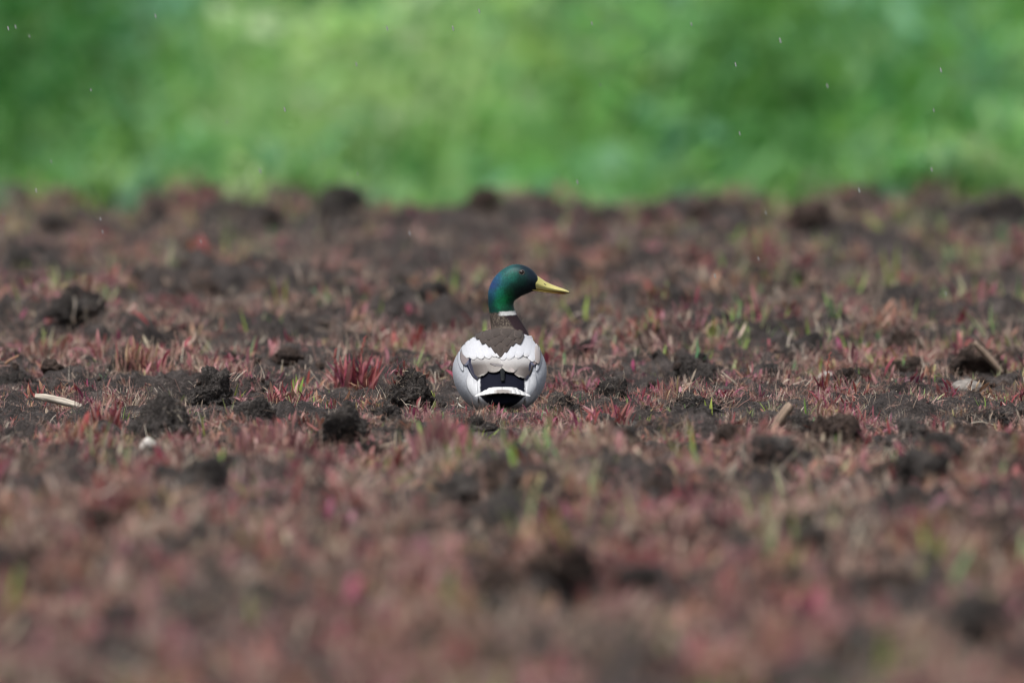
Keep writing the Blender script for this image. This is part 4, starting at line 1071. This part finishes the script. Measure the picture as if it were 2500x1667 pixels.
# grey flank feathers that close over the wing edge
for s in (-1, 1):
    for (b0, b1, t0, t1, wd) in ((58, 90, 53, 58, 7),):
        feather('flank_feather', (s * b0, b1), (s * t0, t1), wd, lambda u, v: (0.40, 0.415, 0.45), (0.6, 1.6), 0.5, s * 2, 0.2, nu=14)
    for (b0, b1, t0, t1, wd) in ((45, 57, 37, 22, 13), (39, 52, 33.5, 14, 9)):
        feather('flank_feather', (s * b0 + 3, b1), (s * t0 + 3, t1), wd, lambda u, v: lerp((0.45, 0.46, 0.49), (0.64, 0.65, 0.67), sst(0, .4, u)), (0.4, 1.4), 0.7, s * 3, -0.2, nu=16)

# tail: white fan with darker centre, sloping down towards the camera, black beneath
def tail_feather(k, n):
    t = -1 + 2 * k / (n - 1)                              # -1 left .. 1 right
    bx, tx = 4.5 + t * 16, 4.5 + t * 32
    bz, tz = 33.5 + 5.5 * math.sin(math.pi * min(1, abs(t) * 1.1) ) - 2 * t * t, 30.8 - 5.0 * abs(t) ** 1.5 
    by, ty = -128, -196 + 22 * abs(t)
    V, C = [], []; nu, nvv = 10, 5; wd = 10.5
    for i in range(nu + 1):
        u = i / nu; wv = (0.75 + 0.25 * u) * (1 if u < .8 else max(0.7, 1 - ((u - .8) / .2) ** 3) ** .6)
        for j in range(nvv):
            v = -1 + 2 * j / (nvv - 1)
            V.append((np.array([bx + (tx - bx) * u + v * wd * wv, by + (ty - by) * u, bz + (tz - bz) * u + 0.35 * (1 - v * v) - 0.9 * v * t + 4.0 * math.sin(u * math.pi) * 0.5]) * MM))
            edge = abs(v) > 0.6
            c = (0.68, 0.68, 0.68) if abs(t) > 0.2 else ((0.64, 0.63, 0.62) if edge else (0.30, 0.27, 0.25))
            C.append(lerp((0.05, .05, .06), c, sst(0.10, 0.42, u)))
    F = [(i * nvv + j, i * nvv + j + 1, (i + 1) * nvv + j + 1, (i + 1) * nvv + j) for i in range(nu) for j in range(nvv - 1)]
    o = add('tail_feather', mesh_from('tail_feather', V, F, M_FEATHER, C), DUCK)
    md = o.modifiers.new('thickness', 'SOLIDIFY'); md.thickness = 0.0008
for k in (0, 9, 1, 8, 2, 7, 3, 6, 4, 5): tail_feather(k, 10)
# black curl of the drake's tail
def curl(x0, lean):
    V, C = [], []
    for i in range(17):
        u = i / 16; a = u * 2.6
        p = np.array([x0 + lean * u, -112 - 34 * u + 10 * math.sin(a), 58 - 16 * u + 9 * math.sin(u * math.pi) + 4 * u])
        for v in (-1, 0, 1): V.append((p + np.array([v * 3.2 * (1 - .4 * u), 0, 0.8 * (1 - v * v)])) * MM); C.append((0.010, 0.012, 0.013))
    F = [(i * 3 + j, i * 3 + j + 1, i * 3 + j + 4, i * 3 + j + 3) for i in range(16) for j in range(2)]
    o = add('tail_curl', mesh_from('tail_curl', V, F, M_FEATHER, C), DUCK); md = o.modifiers.new('thickness', 'SOLIDIFY'); md.thickness = 0.0008
curl(2.8, 1.0); curl(5.4, -0.4)

# bill
M_BILL = feather_material('bill', 0.38, 0.45, 0.0, 0.0, 0.10)
M_DARK = plain_material('black_horn', (0.012, 0.010, 0.009), 0.4)
def bill_loft(rows, colf, n=40, sq=0.85):
    rows = lerp_rows(rows, n); R, C = [], []
    for i, (tx, tz, bx, bz, ry) in enumerate(rows):
        Cn = np.array([(tx + bx) / 2, 81, (tz + bz) / 2]); A = np.array([(tx - bx) / 2, 0, (tz - bz) / 2]); c, s = np.cos(T), np.sin(T)
        # flat underneath, rounded above: widest level sits low
        lv = np.where(c > 0, np.abs(c) ** 1.0, -np.abs(c) ** 1.0 * 1.0)
        wdt = ry * np.sign(s) * np.abs(s) ** sq * (1 - 0.28 * np.clip(c, 0, 1))
        R.append(Cn + lv[:, None] * A + np.stack([s * 0, wdt, s * 0], 1)); C += [colf(i / (n - 1), q) for q in c]
    V, F = loft(R); return V * MM, F, C
up = lambda u, c: lerp(lerp((0.50, 0.46, 0.155), (0.60, 0.535, 0.20), sst(.2, .8, u)), (0.62, 0.50, 0.20), sst(-.3, -.9, c)) 
V, F, C = bill_loft([(50, 194, 45.5, 175.5, 10), (54.5, 193.2, 48, 174.2, 13.0), (60, 189.6, 56, 172.0, 12.0), (67, 184.8, 65, 170.6, 10.8), (76, 180.3, 75, 169.4, 10.4), (86, 176.6, 86, 168.6, 11.0), (94, 173.8, 94, 168.1, 10.4), (99.5, 171.4, 99.5, 167.6, 7.4), (102.2, 169.6, 102.2, 167.4, 3.0)], up)
BILL = add('bill', mesh_from('bill', V, F, M_BILL, C), DUCK)
lo = lambda u, c: lerp((0.42, 0.32, 0.09), (0.42, 0.19, 0.045), sst(.3, .8, u))
V, F, C = bill_loft([(47, 175.2, 47, 171.4, 9), (58, 172.6, 57, 169.6, 9.6), (70, 170.4, 70, 168.0, 9.2), (82, 169.2, 82, 166.6, 9.0), (92, 168.2, 92, 165.8, 8.2), (98, 167.4, 98, 166.0, 4.5)], lo)
add('lower_mandible', mesh_from('lower_mandible', V, F, M_BILL, C), BILL)
def blobm(name, c, r, mat, parent, colr=None, sub=3):
    V, F = ico(sub); V = (V * np.array(r) + np.array(c)) * MM
    return add(name, mesh_from(name, V, F, mat, np.tile(colr, (len(V), 1)) if colr is not None else None), parent)
blobm('nail', (101.6, 81, 168.4), (1.5, 2.6, 1.4), M_DARK, BILL)
for s in (-1, 1):
    q = blobm('nostril', (0, 0, 0), (2.6, 0.7, 1.1), M_DARK, BILL); q.location = (0.0663, 0.081 + s * 0.0086, 0.1803); q.rotation_euler = (s * 0.45, 0.45, 0)
# dark line of the gape along the bill
V = []; gp = [(49, 175), (56, 172.6), (64, 171.0), (74, 169.9), (84, 169.0), (90, 169.0)]
for (a, b_), yy in zip(gp, (67.6, 68.6, 69.8, 70.3, 69.8, 70.0)): V += [(a * MM, yy * MM, (b_ + .25) * MM), (a * MM, yy * MM, (b_ - .35) * MM)]
# eyes: pale lid ring, dark brown ball
M_EYE = plain_material('eye', (0.020, 0.012, 0.009), 0.06, spec=0.8)
M_LID = plain_material('eyelid', (0.10, 0.085, 0.075), 0.6)
for s in (-1, 1):
    hit = BV.ray_cast(Vector((32.4, 81 + s * 200, 198.4)), Vector((0, -s, 0)))[0]
    e = blobm('eye', (0, 0, 0), (3.3, 2.4, 3.2), M_EYE, DUCK); e.location = Vector((hit[0], hit[1] - s * 0.5, hit[2])) * MM
    V, F = [], []
    for i in range(32):
        a = 2 * math.pi * i / 32
        for j in range(8):
            b2 = 2 * math.pi * j / 8; rr_ = 3.7 + 0.75 * math.cos(b2)
            V.append((rr_ * math.cos(a) * MM, 0.8 * math.sin(b2) * MM + s * 0.0010, rr_ * 0.94 * math.sin(a) * MM))
    F = [(i * 8 + j, i * 8 + (j + 1) % 8, ((i + 1) % 32) * 8 + (j + 1) % 8, ((i + 1) % 32) * 8 + j) for i in range(32) for j in range(8)]
    add('eyelid', mesh_from('eyelid', V, F, M_LID), e)

# legs folded under the bird, orange webbed feet on the soil
M_LEG = plain_material('orange_skin', (0.55, 0.17, 0.03), 0.5, 300, 0.2)
for s in (-1, 1):
    fx, fy = s * 26, -18
    gz = (seat(DUCK_X + fx * MM, fy * MM) + 0.003) / MM
    lg = tube('leg', [(fx * MM, 8 * MM, 6 * MM), (fx * MM, -6 * MM, -2 * MM), (fx * MM, fy * MM, (gz + 5) * MM)], .0048, .0036, M_LEG, (1, 1, 1), parent=DUCK, nr=10)
    toes = [(-16, 38), (0, 46), (17, 38)]
    V = [(fx, fy - 4, gz + 5), (fx, fy + 2, gz + 7)]; F = []
    for k, (tx, ty) in enumerate(toes): V += [(fx + tx, fy + ty, gz + 2.5)]
    V += [(fx - 8, fy + 36, gz + 1.5), (fx + 8.5, fy + 36, gz + 1.5), (fx - 5, fy, gz + 2), (fx + 5, fy, gz + 2)]
    F = [(1, 2, 5), (1, 5, 3), (1, 3, 6), (1, 6, 4), (7, 2, 1), (8, 1, 4), (0, 7, 1), (0, 1, 8)]
    ft = add('webbed_foot', mesh_from('webbed_foot', np.array(V) * MM, F, M_LEG), lg); md = ft.modifiers.new('thickness', 'SOLIDIFY'); md.thickness = 0.003


# ------------------------------------------------------------------ light rain: single falling drops near the duck
m, n, l, b = new_mat('rain_water')
b.inputs['Base Color'].default_value = (1, 1, 1, 1); b.inputs['Transmission Weight'].default_value = 0.7; b.inputs['IOR'].default_value = 1.33; b.inputs['Roughness'].default_value = 0.02
q = random.Random(12); Vs, Fs, o_ = [], [], 0
drops = [(20, 70), (72, 90), (38, 66), (1170, 28), (870, 158), (1796, 158), (1806, 326), (2297, 172), (2098, 465), (1410, 445), (245, 535), (10, 525), (695, 268), (873, 425), (635, 418), (1852, 632), (125, 395), (222, 220), (554, 298), (1106, 70),
         (1445, 58), (1688, 60), (1466, 208), (1905, 100), (2020, 210), (2280, 270), (2275, 415), (1870, 520), (250, 566), (490, 590), (945, 70), (88, 466), (2310, 717), (1746, 674), (1000, 570), (380, 40)]
for (X, Y) in drops:
    d = CAM_D + q.uniform(-0.7, 1.0); V, F = ico(2)
    c = np.array([(X - 1250) / FPX * d, d - CAM_D, CAM_H - (Y - HORIZON) / FPX * d])
    V = V * np.array([.0010, .0010, .0036]) * q.uniform(.7, 1.15); V[:, 0] -= V[:, 2] * 0.25
    Vs.append(V + c); Fs += [tuple(i + o_ for i in f) for f in F]; o_ += len(V)
setp(add('rain', mesh_from('rain', np.concatenate(Vs), Fs, m)), 'sparse raindrops falling around the duck', 'rain', kind='stuff')
